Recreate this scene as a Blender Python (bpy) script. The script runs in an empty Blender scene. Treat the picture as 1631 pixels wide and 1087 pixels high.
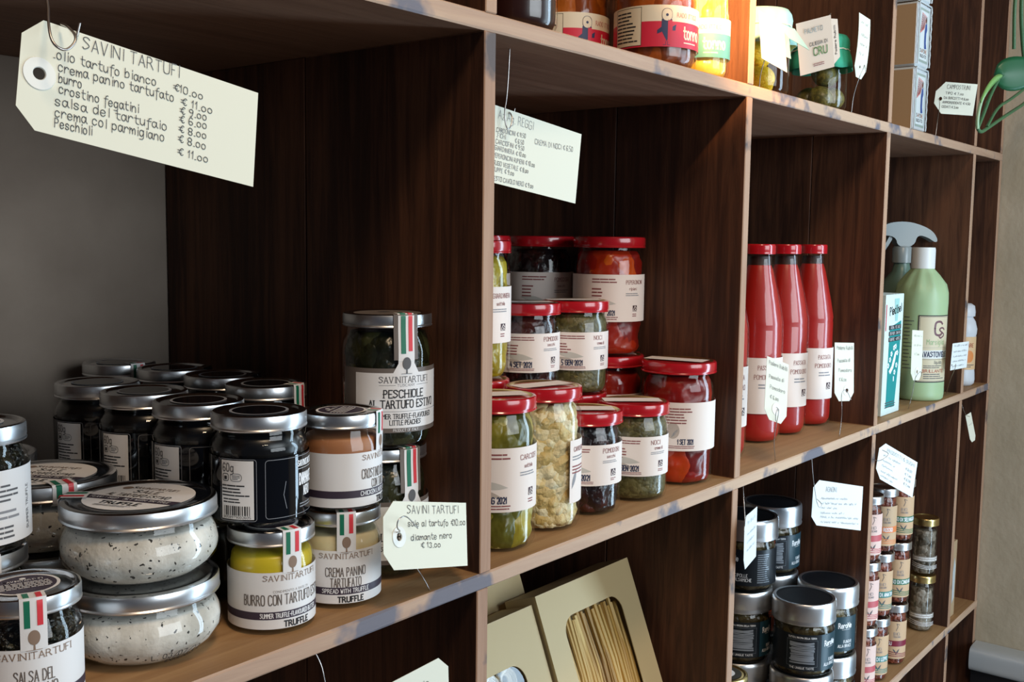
import bpy, bmesh, math, random
from math import sin, cos, pi, sqrt, atan2, asin
from mathutils import Vector, Matrix, noise
from mathutils.geometry import tessellate_polygon
random.seed(7)
SC = bpy.context.scene
COL = SC.collection

# ------------------------------------------------------------------ camera, light, exposure
CAM = Vector((-0.6990, -0.5908, 0.3026))
FWD = Vector((0.778264, 0.620205, -0.098245)).normalized()
R0 = FWD.cross(Vector((0, 0, 1))).normalized(); U0 = R0.cross(FWD)
ROLL = 0.01213
RGT = cos(ROLL)*R0 + sin(ROLL)*U0; UPV = -sin(ROLL)*R0 + cos(ROLL)*U0
cd = bpy.data.cameras.new('camera'); cam = bpy.data.objects.new('camera', cd); COL.objects.link(cam)
cd.sensor_fit = 'HORIZONTAL'; cd.sensor_width = 36.0; cd.lens = 1659.2/1631*36.0
cd.clip_start = 0.02; cd.clip_end = 50
M = Matrix((RGT, UPV, -FWD)).transposed().to_4x4(); M.translation = CAM
cam.matrix_world = M
SC.camera = cam
w = bpy.data.worlds.new('world'); SC.world = w; w.use_nodes = True
w.node_tree.nodes['Background'].inputs[0].default_value = (0.62, 0.72, 1.0, 1)
w.node_tree.nodes['Background'].inputs[1].default_value = 0.036
def area(name, loc, target, sx, sy, power, color):
    l = bpy.data.lights.new(name, 'AREA'); l.shape = 'RECTANGLE'; l.size = sx; l.size_y = sy; l.energy = power; l.color = color
    o = bpy.data.objects.new(name, l); COL.objects.link(o); o.location = loc
    o.rotation_euler = (Vector(target)-Vector(loc)).to_track_quat('-Z', 'Y').to_euler(); return o
# daylight through the tall two-leaf shop door on the right
area('window_daylight', (1.185, -0.955, 0.05), (0.10, 0, 0.05), 0.125, 2.3, 8.5, (0.58, 0.80, 1.0))
area('window_daylight', (1.265, -0.845, 0.05), (0.18, 0.11, 0.05), 0.125, 2.3, 8.5, (0.58, 0.80, 1.0))
# softer daylight from the wide shop front opposite the shelves
area('shop_front_daylight', (0.15, -2.9, 0.75), (0.3, 0, 0.1), 1.9, 1.3, 36, (0.86, 0.94, 1.0))
# warm ceiling lamp of the shop
area('ceiling_lamp', (-0.55, -1.0, 1.95), (0.5, 0, 0.2), 0.45, 0.45, 15, (1.0, 0.74, 0.50))
# warm spot lamp over the shelf
sl = bpy.data.lights.new('spot_lamp', 'SPOT'); so = bpy.data.objects.new('spot_lamp', sl); COL.objects.link(so)
so.location = (0.10, -0.30, 0.84); sl.energy = 105; sl.color = (1.0, 0.55, 0.22); sl.spot_size = math.radians(25); sl.spot_blend = 1.0
sl.shadow_soft_size = 0.03
so.rotation_euler = (Vector((0.47, 0.02, 0.60))-so.location).to_track_quat('-Z', 'Y').to_euler()
vs = SC.view_settings
vs.view_transform = 'Standard'; vs.look = 'None'; vs.gamma = 1.0; vs.use_curve_mapping = False; vs.exposure = 0.48

# ------------------------------------------------------------------ materials
def lin(h):
    h = h.lstrip('#'); v = [int(h[i:i+2], 16)/255 for i in (0, 2, 4)]
    return tuple(((c/12.92) if c <= .04045 else ((c+.055)/1.055)**2.4) for c in v)+(1,)
MC = {}
def mat(name, col=None, rough=.5, metal=0., spec=.5, sss=0., coat=0.):
    if name in MC: return MC[name]
    m = bpy.data.materials.new(name); m.use_nodes = True; b = m.node_tree.nodes['Principled BSDF']
    b.inputs['Base Color'].default_value = lin(col); b.inputs['Roughness'].default_value = rough
    b.inputs['Metallic'].default_value = metal; b.inputs['Specular IOR Level'].default_value = spec
    if sss: b.inputs['Subsurface Weight'].default_value = sss; b.inputs['Subsurface Scale'].default_value = .01
    if coat: b.inputs['Coat Weight'].default_value = coat; b.inputs['Coat Roughness'].default_value = .05
    MC[name] = m; return m
def nodes(m): return m.node_tree.nodes, m.node_tree.links
def ramp(n, stops):
    r = n.new('ShaderNodeValToRGB'); e = r.color_ramp.elements
    e[0].position, e[0].color = stops[0][0], lin(stops[0][1]); e[1].position, e[1].color = stops[-1][0], lin(stops[-1][1])
    for p, c in stops[1:-1]:
        x = e.new(p); x.color = lin(c)
    return r
def coords(m, scale, rnd=True):
    n, l = nodes(m); t = n.new('ShaderNodeTexCoord'); mp = n.new('ShaderNodeMapping'); mp.inputs['Scale'].default_value = scale
    if rnd:
        oi = n.new('ShaderNodeObjectInfo'); ad = n.new('ShaderNodeVectorMath'); ad.operation = 'MULTIPLY_ADD'
        cm = n.new('ShaderNodeCombineXYZ')
        for i in range(3): l.new(oi.outputs['Random'], cm.inputs[i])
        ad.inputs[1].default_value = (7, 11, 5); l.new(cm.outputs[0], ad.inputs[0]); l.new(t.outputs['Object'], ad.inputs[2])
        l.new(ad.outputs[0], mp.inputs['Vector'])
    else: l.new(t.outputs['Object'], mp.inputs['Vector'])
    return mp
def wood(name, axis, stops, rough=.6, fine=1., stain=None, bump=.25, thr=.56):
    m = mat(name, '#808080', rough, spec=.3); n, l = nodes(m); b = n['Principled BSDF']
    s = [22*fine, 22*fine, 22*fine]; s[axis] = 1.3*fine
    mp = coords(m, s); no = n.new('ShaderNodeTexNoise'); no.inputs['Scale'].default_value = 3; no.inputs['Detail'].default_value = 7
    no.inputs['Roughness'].default_value = .65; no.inputs['Distortion'].default_value = .6; l.new(mp.outputs[0], no.inputs['Vector'])
    s2 = [5., 5., 5.]; s2[axis] = .9; mp2 = coords(m, s2); n2 = n.new('ShaderNodeTexNoise'); n2.inputs['Scale'].default_value = 1.2; n2.inputs['Detail'].default_value = 3
    l.new(mp2.outputs[0], n2.inputs['Vector'])
    mx = n.new('ShaderNodeMath'); mx.operation = 'MULTIPLY_ADD'; mx.inputs[1].default_value = .55; l.new(n2.outputs['Fac'], mx.inputs[0])
    m3 = n.new('ShaderNodeMath'); m3.operation = 'MULTIPLY'; m3.inputs[1].default_value = .5; l.new(no.outputs['Fac'], m3.inputs[0]); l.new(m3.outputs[0], mx.inputs[2])
    r = ramp(n, stops); l.new(mx.outputs[0], r.inputs[0]); out = r.outputs[0]
    if stain:
        mp3 = coords(m, (9, 9, 9)); n3 = n.new('ShaderNodeTexNoise'); n3.inputs['Scale'].default_value = 1.6; n3.inputs['Detail'].default_value = 4; l.new(mp3.outputs[0], n3.inputs['Vector'])
        r3 = ramp(n, [(thr, '#000000'), (thr+.07, '#ffffff')]); l.new(n3.outputs['Fac'], r3.inputs[0])
        mm = n.new('ShaderNodeMix'); mm.data_type = 'RGBA'; l.new(r3.outputs[0], mm.inputs['Factor']); l.new(out, mm.inputs[6]); mm.inputs[7].default_value = lin(stain); out = mm.outputs[2]
    l.new(out, b.inputs['Base Color'])
    bp = n.new('ShaderNodeBump'); bp.inputs['Strength'].default_value = bump; bp.inputs['Distance'].default_value = .002; l.new(no.outputs['Fac'], bp.inputs['Height']); l.new(bp.outputs[0], b.inputs['Normal'])
    return m
SIDE = wood('dark_stained_wood', 2, [(.32, '#1e120e'), (.48, '#40271c'), (.64, '#68432e')], fine=1.3)
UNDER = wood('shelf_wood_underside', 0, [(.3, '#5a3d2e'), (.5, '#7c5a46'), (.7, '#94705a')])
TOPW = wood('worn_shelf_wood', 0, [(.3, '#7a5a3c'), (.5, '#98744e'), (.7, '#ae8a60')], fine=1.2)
EDGEX = wood('raw_board_edge', 0, [(.3, '#8f725c'), (.47, '#b0917a'), (.7, '#c6a98e')], stain='#6f6c74', bump=.4)
EDGEZ = wood('raw_divider_edge', 2, [(.3, '#876650'), (.48, '#a6836a'), (.7, '#bb9a80')], stain='#5f5654', bump=.4, thr=.62)
def plaster(name, c1, c2):
    m = mat(name, c1, .9, spec=.15); n, l = nodes(m); b = n['Principled BSDF']
    mp = coords(m, (1, 1, 1), False); a = n.new('ShaderNodeTexNoise'); a.inputs['Scale'].default_value = 9; a.inputs['Detail'].default_value = 8; l.new(mp.outputs[0], a.inputs['Vector'])
    r = ramp(n, [(.3, c1), (.7, c2)]); l.new(a.outputs['Fac'], r.inputs[0]); l.new(r.outputs[0], b.inputs['Base Color'])
    a2 = n.new('ShaderNodeTexNoise'); a2.inputs['Scale'].default_value = 60; a2.inputs['Detail'].default_value = 5; l.new(mp.outputs[0], a2.inputs['Vector'])
    bp = n.new('ShaderNodeBump'); bp.inputs['Strength'].default_value = .35; bp.inputs['Distance'].default_value = .004; l.new(a2.outputs['Fac'], bp.inputs['Height']); l.new(bp.outputs[0], b.inputs['Normal'])
    return m
WALLR = plaster('beige_plaster', '#aea48f', '#bbb19d')
PLAST = plaster('grey_plaster', '#8a7d71', '#9c8f82')
FLOORM = plaster('stone_floor', '#8a8078', '#9a9088')
def glass(name, tint='#ffffff', dens=0.0):
    if name in MC: return MC[name]
    m = bpy.data.materials.new(name); m.use_nodes = True; n, l = nodes(m); n.remove(n['Principled BSDF'])
    o = n['Material Output']; tr = n.new('ShaderNodeBsdfTransparent'); tr.inputs[0].default_value = lin(tint)
    gl = n.new('ShaderNodeBsdfGlossy'); gl.inputs['Roughness'].default_value = .03
    fr = n.new('ShaderNodeFresnel'); fr.inputs[0].default_value = 1.5; mx = n.new('ShaderNodeMixShader')
    ge = n.new('ShaderNodeNewGeometry'); sb = n.new('ShaderNodeMath'); sb.operation = 'SUBTRACT'; sb.use_clamp = True   # thin wall: no total reflection on the inner side
    l.new(fr.outputs[0], sb.inputs[0]); l.new(ge.outputs['Backfacing'], sb.inputs[1]); l.new(sb.outputs[0], mx.inputs[0]); l.new(tr.outputs[0], mx.inputs[1]); l.new(gl.outputs[0], mx.inputs[2]); l.new(mx.outputs[0], o.inputs[0])
    MC[name] = m; return m
GLASS = glass('clear_glass', '#fbfcfb')
def chunks(name, stops, scale=60, bump=.6, rough=.35, zs=1.0, sss=0.):
    m = mat(name, '#808080', rough, sss=sss); n, l = nodes(m); b = n['Principled BSDF']
    mp = coords(m, (1, 1, zs)); nz = n.new('ShaderNodeTexNoise'); nz.inputs['Scale'].default_value = scale*.5; nz.inputs['Detail'].default_value = 4; l.new(mp.outputs[0], nz.inputs['Vector'])
    wn = n.new('ShaderNodeTexNoise'); wn.inputs['Scale'].default_value = scale*.9; wn.inputs['Detail'].default_value = 3; l.new(mp.outputs[0], wn.inputs['Vector'])
    wa = n.new('ShaderNodeVectorMath'); wa.operation = 'MULTIPLY_ADD'; wa.inputs[1].default_value = (1.1/scale,)*3; l.new(wn.outputs['Color'], wa.inputs[0]); l.new(mp.outputs[0], wa.inputs[2])
    v = n.new('ShaderNodeTexVoronoi'); v.inputs['Scale'].default_value = scale; l.new(wa.outputs[0], v.inputs['Vector'])
    sp = n.new('ShaderNodeSeparateColor'); l.new(v.outputs['Color'], sp.inputs[0])
    ma = n.new('ShaderNodeMath'); ma.operation = 'MULTIPLY_ADD'; ma.inputs[1].default_value = .5; l.new(sp.outputs[0], ma.inputs[0])
    mb = n.new('ShaderNodeMath'); mb.operation = 'MULTIPLY'; mb.inputs[1].default_value = .5; l.new(nz.outputs['Fac'], mb.inputs[0]); l.new(mb.outputs[0], ma.inputs[2])
    r = ramp(n, stops); l.new(ma.outputs[0], r.inputs[0]); l.new(r.outputs[0], b.inputs['Base Color'])
    bp = n.new('ShaderNodeBump'); bp.inputs['Strength'].default_value = bump; bp.inputs['Distance'].default_value = .006; bp.invert = True
    l.new(v.outputs['Distance'], bp.inputs['Height']); l.new(bp.outputs[0], b.inputs['Normal'])
    return m
def speck(name, base, base2, dot, scale=150, thr=.16):
    m = mat(name, base, .7); n, l = nodes(m); b = n['Principled BSDF']; mp = coords(m, (1, 1, 1))
    a = n.new('ShaderNodeTexNoise'); a.inputs['Scale'].default_value = 38; a.inputs['Detail'].default_value = 5; l.new(mp.outputs[0], a.inputs['Vector'])
    r = ramp(n, [(.35, base), (.65, base2)]); l.new(a.outputs['Fac'], r.inputs[0])
    wn = n.new('ShaderNodeTexNoise'); wn.inputs['Scale'].default_value = 300; l.new(mp.outputs[0], wn.inputs['Vector'])
    wa = n.new('ShaderNodeVectorMath'); wa.operation = 'MULTIPLY_ADD'; wa.inputs[1].default_value = (.006, .006, .006); l.new(wn.outputs['Color'], wa.inputs[0]); l.new(mp.outputs[0], wa.inputs[2])
    v = n.new('ShaderNodeTexVoronoi'); v.inputs['Scale'].default_value = scale; l.new(wa.outputs[0], v.inputs['Vector'])
    sp = n.new('ShaderNodeSeparateColor'); l.new(v.outputs['Color'], sp.inputs[0])
    tm = n.new('ShaderNodeMath'); tm.operation = 'MULTIPLY_ADD'; tm.inputs[1].default_value = .9; tm.inputs[2].default_value = -.52; l.new(sp.outputs[0], tm.inputs[0])
    lt = n.new('ShaderNodeMath'); lt.operation = 'LESS_THAN'; l.new(v.outputs['Distance'], lt.inputs[0]); l.new(tm.outputs[0], lt.inputs[1])
    mm = n.new('ShaderNodeMix'); mm.data_type = 'RGBA'; l.new(lt.outputs[0], mm.inputs['Factor']); l.new(r.outputs[0], mm.inputs[6]); mm.inputs[7].default_value = lin(dot)
    l.new(mm.outputs[2], b.inputs['Base Color'])
    bp = n.new('ShaderNodeBump'); bp.inputs['Strength'].default_value = .25; bp.inputs['Distance'].default_value = .002; l.new(wn.outputs['Fac'], bp.inputs['Height']); l.new(bp.outputs[0], b.inputs['Normal'])
    return m
SILVER = mat('brushed_silver_lid', '#dcdee0', .34, 1.); SILTOP = mat('polished_lid_top', '#c9cbce', .14, 1.)
REDLID = mat('red_lacquer_lid', '#b3141f', .22, 0., coat=.6)
GOLD = mat('gold_lid', '#e0c887', .3, 1.)
PAPER = mat('label_white', '#e6e4e2', .55); PINKP = mat('label_cream_pink', '#e9dcd2', .6); GREYB = mat('label_grey_brown', '#6b615a', .5)
TAGP = mat('tag_card', '#e0e1cf', .7); TAGB = mat('tag_card_bluish', '#dfe6e6', .7)
INK = mat('ink_dark', '#2b2b2e', .7); INKG = mat('ink_grey', '#5a5a5c', .7); INKL = mat('ink_light_grey', '#8d8d90', .7); INKR = mat('ink_red_brown', '#8a4a48', .7); INKB = mat('stamp_blue', '#2c3350', .7)
PURP = mat('band_plum', '#3b303e', .5); BLACKL = mat('label_black', '#0b0d12', .05, spec=.6); OUTL = mat('label_outline', '#8d9096', .4); WHITE = mat('print_white', '#f2f2f2', .5)
TREE = mat('emblem_bronze', '#8d7563', .5); GREEN = mat('flag_green', '#0b6f52', .5); RED = mat('flag_red', '#d6303a', .5)
WIRE = mat('steel_wire', '#b9b4b0', .3, 1.); HOLE = mat('hole_ring', '#e9ebe4', .5)

# ------------------------------------------------------------------ mesh helpers
class MB:
    def __init__(s): s.v = []; s.f = []; s.mi = []; s.ms = []
    def m(s, ma):
        if ma not in s.ms: s.ms.append(ma)
        return s.ms.index(ma)
    def add(s, vs, fs, ma):
        o = len(s.v); s.v += [tuple(v) for v in vs]; i = s.m(ma)
        for f in fs: s.f.append(tuple(o+k for k in f)); s.mi.append(i)
    def build(s, name, parent=None, smooth=.6):
        me = bpy.data.meshes.new(name); me.from_pydata(s.v, [], s.f)
        for ma in s.ms: me.materials.append(ma)
        me.polygons.foreach_set('material_index', s.mi)
        if not smooth and name in ('label', 'seal_strip'):   # curved paper: weld the strips and shade smooth
            bm = bmesh.new(); bm.from_mesh(me); bmesh.ops.remove_doubles(bm, verts=bm.verts, dist=2e-6); bm.to_mesh(me); bm.free(); smooth = .5
        if smooth:
            me.polygons.foreach_set('use_smooth', [True]*len(me.polygons)); me.set_sharp_from_angle(angle=smooth)
        me.update(); o = bpy.data.objects.new(name, me); COL.objects.link(o)
        if parent: o.parent = parent
        return o
def box(mb, x0, x1, y0, y1, z0, z1, ma, front=None, top=None, bot=None, bev=.0):
    b = bev
    if b <= 0:
        V = [(x, y, z) for z in (z0, z1) for y in (y0, y1) for x in (x0, x1)]
        mb.add(V, [(0, 2, 3, 1)], bot or ma); mb.add(V, [(4, 5, 7, 6)], top or ma); mb.add(V, [(0, 1, 5, 4)], front or ma)
        mb.add(V, [(2, 6, 7, 3), (0, 4, 6, 2), (1, 3, 7, 5)], ma); return
    # chamfered box: 24 verts
    V = []; idx = {}
    for sx in (0, 1):
        for sy in (0, 1):
            for sz in (0, 1):
                X = (x0, x1)[sx]; Y = (y0, y1)[sy]; Z = (z0, z1)[sz]
                ix = X+(b if sx == 0 else -b); iy = Y+(b if sy == 0 else -b); iz = Z+(b if sz == 0 else -b)
                for k, p in (('x', (X, iy, iz)), ('y', (ix, Y, iz)), ('z', (ix, iy, Z))):
                    idx[sx, sy, sz, k] = len(V); V.append(p)
    g = lambda a, k: idx[a[0], a[1], a[2], k]
    def quad(k, s):
        if k == 'x': c = [(s, 0, 0), (s, 1, 0), (s, 1, 1), (s, 0, 1)]
        elif k == 'y': c = [(1, s, 0), (0, s, 0), (0, s, 1), (1, s, 1)]
        else: c = [(0, 0, s), (1, 0, s), (1, 1, s), (0, 1, s)]
        f = [g(a, k) for a in c]; return tuple(f if s else f[::-1])
    mb.add(V, [quad('x', 0), quad('x', 1), quad('y', 1)], ma)
    mb.add(V, [quad('y', 0)], front or ma); mb.add(V, [quad('z', 1)], top or ma); mb.add(V, [quad('z', 0)], bot or ma)
    E = []
    for s in (0, 1):
        for t in (0, 1):
            E.append((g((s, t, 0), 'x'), g((s, t, 1), 'x'), g((s, t, 1), 'y'), g((s, t, 0), 'y')))
            E.append((g((s, 0, t), 'x'), g((s, 1, t), 'x'), g((s, 1, t), 'z'), g((s, 0, t), 'z')))
            E.append((g((0, s, t), 'y'), g((1, s, t), 'y'), g((1, s, t), 'z'), g((0, s, t), 'z')))
    for sx in (0, 1):
        for sy in (0, 1):
            for sz in (0, 1): E.append(tuple(g((sx, sy, sz), k) for k in 'xyz'))
    mb.add(V, E, front or ma)
def lathe(mb, prof, ma, n=40, fn=None, mats=None):
    rings = []
    base = len(mb.v)
    for k, (r, z) in enumerate(prof):
        if r < 1e-6: rings.append([len(mb.v)]); mb.v.append((0, 0, z))
        else:
            ring = []
            for i in range(n):
                a = 2*pi*i/n; rr, zz = (r, z) if fn is None else fn(r, z, a, k)
                ring.append(len(mb.v)); mb.v.append((rr*cos(a), rr*sin(a), zz))
            rings.append(ring)
    for k in range(len(rings)-1):
        A, B = rings[k], rings[k+1]; mi = mb.m(mats[k] if mats else ma)
        for i in range(n):
            j = (i+1) % n
            if len(A) == 1 and len(B) == 1: continue
            if len(A) == 1: f = (A[0], B[j], B[i])
            elif len(B) == 1: f = (A[i], A[j], B[0])
            else: f = (A[i], A[j], B[j], B[i])
            mb.f.append(f); mb.mi.append(mi)
def smoothpts(pts, it=2):
    for _ in range(it):
        q = [pts[0]]
        for a, b in zip(pts, pts[1:]):
            q.append(tuple(.75*x+.25*y for x, y in zip(a, b))); q.append(tuple(.25*x+.75*y for x, y in zip(a, b)))
        q.append(pts[-1]); pts = q
    return pts
def tube(mb, pts, r, ma, n=8, r1=None):
    P = [Vector(p) for p in pts]; prev = None; rings = []
    for i, p in enumerate(P):
        t = (P[min(i+1, len(P)-1)]-P[max(i-1, 0)]).normalized()
        u = (prev - t*prev.dot(t)) if prev is not None else t.orthogonal()
        if u.length < 1e-6: u = t.orthogonal()
        u.normalize(); prev = u; v = t.cross(u); rr = r if r1 is None else r+(r1-r)*i/(len(P)-1)
        rings.append([p+(u*cos(2*pi*k/n)+v*sin(2*pi*k/n))*rr for k in range(n)])
    V = [q for R in rings for q in R]; F = []
    for i in range(len(rings)-1):
        for k in range(n): F.append((i*n+k, i*n+(k+1) % n, (i+1)*n+(k+1) % n, (i+1)*n+k))
    F.append(tuple(range(n))[::-1]); F.append(tuple(range((len(rings)-1)*n, len(rings)*n)))
    mb.add(V, F, ma)
def prism(mb, outline, y0, y1, ma, axes=(0, 2, 1)):
    # outline in two axes, extruded along the third
    n = len(outline); V = []
    for d in (y0, y1):
        for a, b in outline:
            p = [0, 0, 0]; p[axes[0]] = a; p[axes[1]] = b; p[axes[2]] = d; V.append(tuple(p))
    F = [tuple(range(n)), tuple(range(2*n-1, n-1, -1))]+[((i+1) % n, i, n+i, n+(i+1) % n) for i in range(n)]
    mb.add(V, F, ma)
def empty(name, loc, label, cat, group=None, rz=0.):
    o = bpy.data.objects.new(name, None); o.empty_display_size = .02; COL.objects.link(o); o.location = loc; o.rotation_euler = (0, 0, rz)
    o['label'] = label; o['category'] = cat
    if group: o['group'] = group
    return o
def facing(x, y, s=0.): return atan2(CAM.y-y, CAM.x-x)+asin(max(-1, min(1, s)))

# ------------------------------------------------------------------ stroke lettering
G = {'A': '00 26 40|12 32', 'B': '00 06 26 35 34 23 03|23 32 31 20 00', 'C': '~45 36 16 05 01 10 30 41', 'D': '00 06 26 44 42 20 00', 'E': '36 06 00 30|03 23', 'F': '36 06 00|03 23',
 'G': '~45 36 16 05 01 10 30 41 43 23', 'H': '06 00|46 40|03 43', 'I': '16 10', 'J': '~36 31 20 10 01', 'K': '06 00|46 03 40', 'L': '06 00 30', 'M': '00 06 23 46 40', 'N': '00 06 40 46', 'O': '~16 05 01 10 30 41 45 36 16',
 'P': '00 06 26 35 34 23 03', 'Q': '~16 05 01 10 30 41 45 36 16|22 40', 'R': '00 06 26 35 34 23 03|23 40', 'S': '~45 36 16 05 14 33 42 31 10 01', 'T': '06 46|26 20', 'U': '~06 01 10 30 41 46', 'V': '06 20 46', 'W': '06 10 24 30 46', 'X': '06 40|46 00', 'Y': '06 23 46|23 20', 'Z': '06 46 00 40',
 'a': '~33 24 14 03 01 10 20 33|34 31 40', 'b': '06 00|~02 14 24 33 31 20 00', 'c': '~33 24 14 03 01 10 20 31', 'd': '~33 24 14 03 01 10 20 32|36 30', 'e': '~02 32 33 24 14 03 01 10 20 31', 'f': '~36 26 15 1b|04 34', 'g': '~33 24 14 03 01 10 20 32|34 3a 2b 0b',
 'h': '06 00|~02 14 24 33 30', 'i': '14 10|16 15', 'j': '14 1a 0b|16 15', 'k': '06 00|34 02 30', 'l': '16 10', 'm': '04 00|~02 14 22 20|~22 34 43 40', 'n': '04 00|~02 14 24 33 30', 'o': '~14 03 01 10 20 31 33 24 14', 'p': '04 0b|~03 14 24 33 31 20 10 01', 'q': '~33 24 14 03 01 10 20 32|34 3b', 'r': '04 00|~02 14 24 33',
 's': '~33 24 14 03 12 22 31 20 10 01', 't': '16 11 20 30|04 34', 'u': '~04 01 10 20 32|34 30', 'v': '04 20 44', 'w': '04 10 23 30 44', 'x': '04 30|34 00', 'y': '04 21|44 1b', 'z': '04 34 00 30',
 '0': '~16 05 01 10 20 31 35 26 16', '1': '04 16 10', '2': '~05 16 26 35 33 00 30', '3': '~05 16 26 35 23 32 31 20 10 01', '4': '26 02 42|34 30', '5': '36 06 03 23 32 31 20 00', '6': '~35 26 16 04 01 10 20 31 32 23 13 02', '7': '06 36 10', '8': '~16 05 04 13 23 32 31 20 10 01 02 13|~23 34 35 26 16', '9': '~34 23 13 04 05 16 26 35 33 20 10',
 '€': '~45 36 25 13 21 30 41|02 32|04 34', '.': '00 10', ',': '10 0a', '-': '03 33', '·': '02 12', "'": '16 14', '&': '~40 14 15 26 35 04 01 10 20 42', '/': '0a 46', ':': '10 11|13 14'}
ADV = {'I': 2.2, 'i': 2.2, 'l': 2.2, 'j': 2.4, '.': 2., ',': 2., "'": 2., '1': 2.6, '·': 2., ':': 2., ' ': 3., 'm': 5.2, 'f': 3.6, 't': 3.8, 'r': 4., 'E': 4.2, 'F': 4.2, 'L': 4.2, 'B': 4.6, 'P': 4.6}
def gcoord(t): x = int(t[0]); y = {'a': -1, 'b': -2}.get(t[1]); return (x, int(t[1]) if y is None else y)
GL = {}
for k, s in G.items():
    GL[k] = []
    for st in s.split('|'):
        sm = st.startswith('~'); p = [gcoord(t) for t in st.lstrip('~').split()]
        GL[k].append(smoothpts(p, 2) if sm and len(p) > 2 else p)
def adv(c): return ADV.get(c, 5.4 if c.isupper() else 4.5)
class Art:
    def __init__(s): s.p = []
    def poly(s, pts, ma, L=1): s.p.append((list(pts), ma, L))
    def rect(s, x0, y0, x1, y1, ma, L=0, du=.003, dv=None):
        n = max(1, int(math.ceil((x1-x0)/du))); m = max(1, int(math.ceil((y1-y0)/dv))) if dv else 1
        for i in range(n):
            for j in range(m):
                a = x0+(x1-x0)*i/n; b = x0+(x1-x0)*(i+1)/n; c = y0+(y1-y0)*j/m; d = y0+(y1-y0)*(j+1)/m
                s.p.append(([(a, c), (b, c), (b, d), (a, d)], ma, L))
    def line(s, pts, wd, ma, L=2, du=.004):
        Q = []
        for a, b in zip(pts, pts[1:]):
            dl = math.hypot(b[0]-a[0], b[1]-a[1]); n = max(1, int(math.ceil(dl/du)))
            for i in range(n): Q.append((a[0]+(b[0]-a[0])*i/n, a[1]+(b[1]-a[1])*i/n))
        Q.append(pts[-1])
        for a, b in zip(Q, Q[1:]):
            dx, dy = b[0]-a[0], b[1]-a[1]; d = math.hypot(dx, dy)
            if d < 1e-7: continue
            ex, ey = dx/d*wd*.35, dy/d*wd*.35; nx, ny = -dy/d*wd/2, dx/d*wd/2
            s.p.append(([(a[0]-ex-nx, a[1]-ey-ny), (b[0]+ex-nx, b[1]+ey-ny), (b[0]+ex+nx, b[1]+ey+ny), (a[0]-ex+nx, a[1]-ey+ny)], ma, L))
    def frame(s, x0, y0, x1, y1, wd, ma, L=2, r=0.):
        if r > 0:
            P = []
            for cx, cy, a in ((x1-r, y1-r, 0), (x0+r, y1-r, 90), (x0+r, y0+r, 180), (x1-r, y0+r, 270)):
                for k in range(5): t = math.radians(a+k*22.5); P.append((cx+r*cos(t), cy+r*sin(t)))
        else: P = [(x1, y1), (x0, y1), (x0, y0), (x1, y0)]
        s.line(P+[P[0]], wd, ma, L)
    def ell(s, cx, cy, rx, ry, ma, L=1, n=20): s.poly([(cx+rx*cos(2*pi*i/n), cy+ry*sin(2*pi*i/n)) for i in range(n)], ma, L)
    def width(s, t, h, sx=1.): return sum(adv(c) for c in t)*h/6*sx
    def text(s, t, x, y, h, ma, wd=None, sx=1., L=2, al='l', ang=0., jit=0., wfit=None, serif=False):
        if wfit: sx = wfit/(sum(adv(c) for c in t)*h/6)
        W = s.width(t, h, sx); wd = wd or h*.13; ca, sa = cos(ang), sin(ang)
        x0 = -W/2 if al == 'c' else (-W if al == 'r' else 0.)
        for c in t:
            jy = random.uniform(-jit, jit)*h; k = h/6*(1+random.uniform(-jit, jit))
            for st in GL.get(c, []):
                pts = [(x0+p[0]*h/6*sx, p[1]*k+jy) for p in st]
                pts = [(x+ca*a-sa*b, y+sa*a+ca*b) for a, b in pts]; s.line(pts, wd, ma, L)
                if serif:
                    for q in (pts[0], pts[-1]): s.line([(q[0]-h*.13, q[1]), (q[0]+h*.13, q[1])], wd*.5, ma, L)
            x0 += adv(c)*h/6*sx
    def fit(s, t, p0, p1, h, ma, wd=None, jit=.05, L=2):
        a = atan2(p1[1]-p0[1], p1[0]-p0[0]); s.text(t, p0[0], p0[1], h, ma, wd, L=L, ang=a, jit=jit, wfit=math.hypot(p1[0]-p0[0], p1[1]-p0[1]))
    def fine(s, x0, y0, x1, y1, n, ma, L=2, wd=None, rag=.3):
        pit = (y1-y0)/n; wd = wd or pit*.42
        for i in range(n):
            y = y1-pit*(i+.5); x = x0; xe = x1-(x1-x0)*random.uniform(0, rag)
            while x < xe:
                l = random.uniform(2., 7.)*pit*.6; e = min(x+l, xe)
                if e-x > pit*.3: s.line([(x, y), (e, y)], wd, ma, L)
                x = e+pit*.45
    def scribble(s, p0, p1, h, ma, wd):
        n = max(4, int(math.hypot(p1[0]-p0[0], p1[1]-p0[1])/(h*.42))); pts = []
        for i in range(n):
            t = i/(n-1); x = p0[0]+(p1[0]-p0[0])*t; y = p0[1]+(p1[1]-p0[1])*t
            if random.random() < .14 and len(pts) > 2: s.line(pts, wd, ma); pts = []
            else: pts.append((x+random.uniform(-.2, .2)*h, y+(h*random.uniform(.5, 1.) if i % 2 else h*random.uniform(0, .25))))
        if len(pts) > 1: s.line(pts, wd, ma)
    def tree(s, x, y, h, ma):
        s.ell(x, y+h*.62, h*.28, h*.38, ma); s.poly([(x-h*.05, y), (x+h*.05, y), (x+h*.035, y+h*.3), (x-h*.035, y+h*.3)], ma); s.line([(x-h*.35, y-h*.02), (x+h*.35, y-h*.02)], h*.03, ma)
    def leaf(s, x, y, l, ang, ma):
        P = []
        for t in range(9): u = t/8; P.append((u*l, (.11*l)*sin(pi*u)))
        for t in range(7, 0, -1): u = t/8; P.append((u*l, -.11*l*sin(pi*u)))
        s.poly([(x+a*cos(ang)-b*sin(ang), y+a*sin(ang)+b*cos(ang)) for a, b in P], ma)
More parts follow.
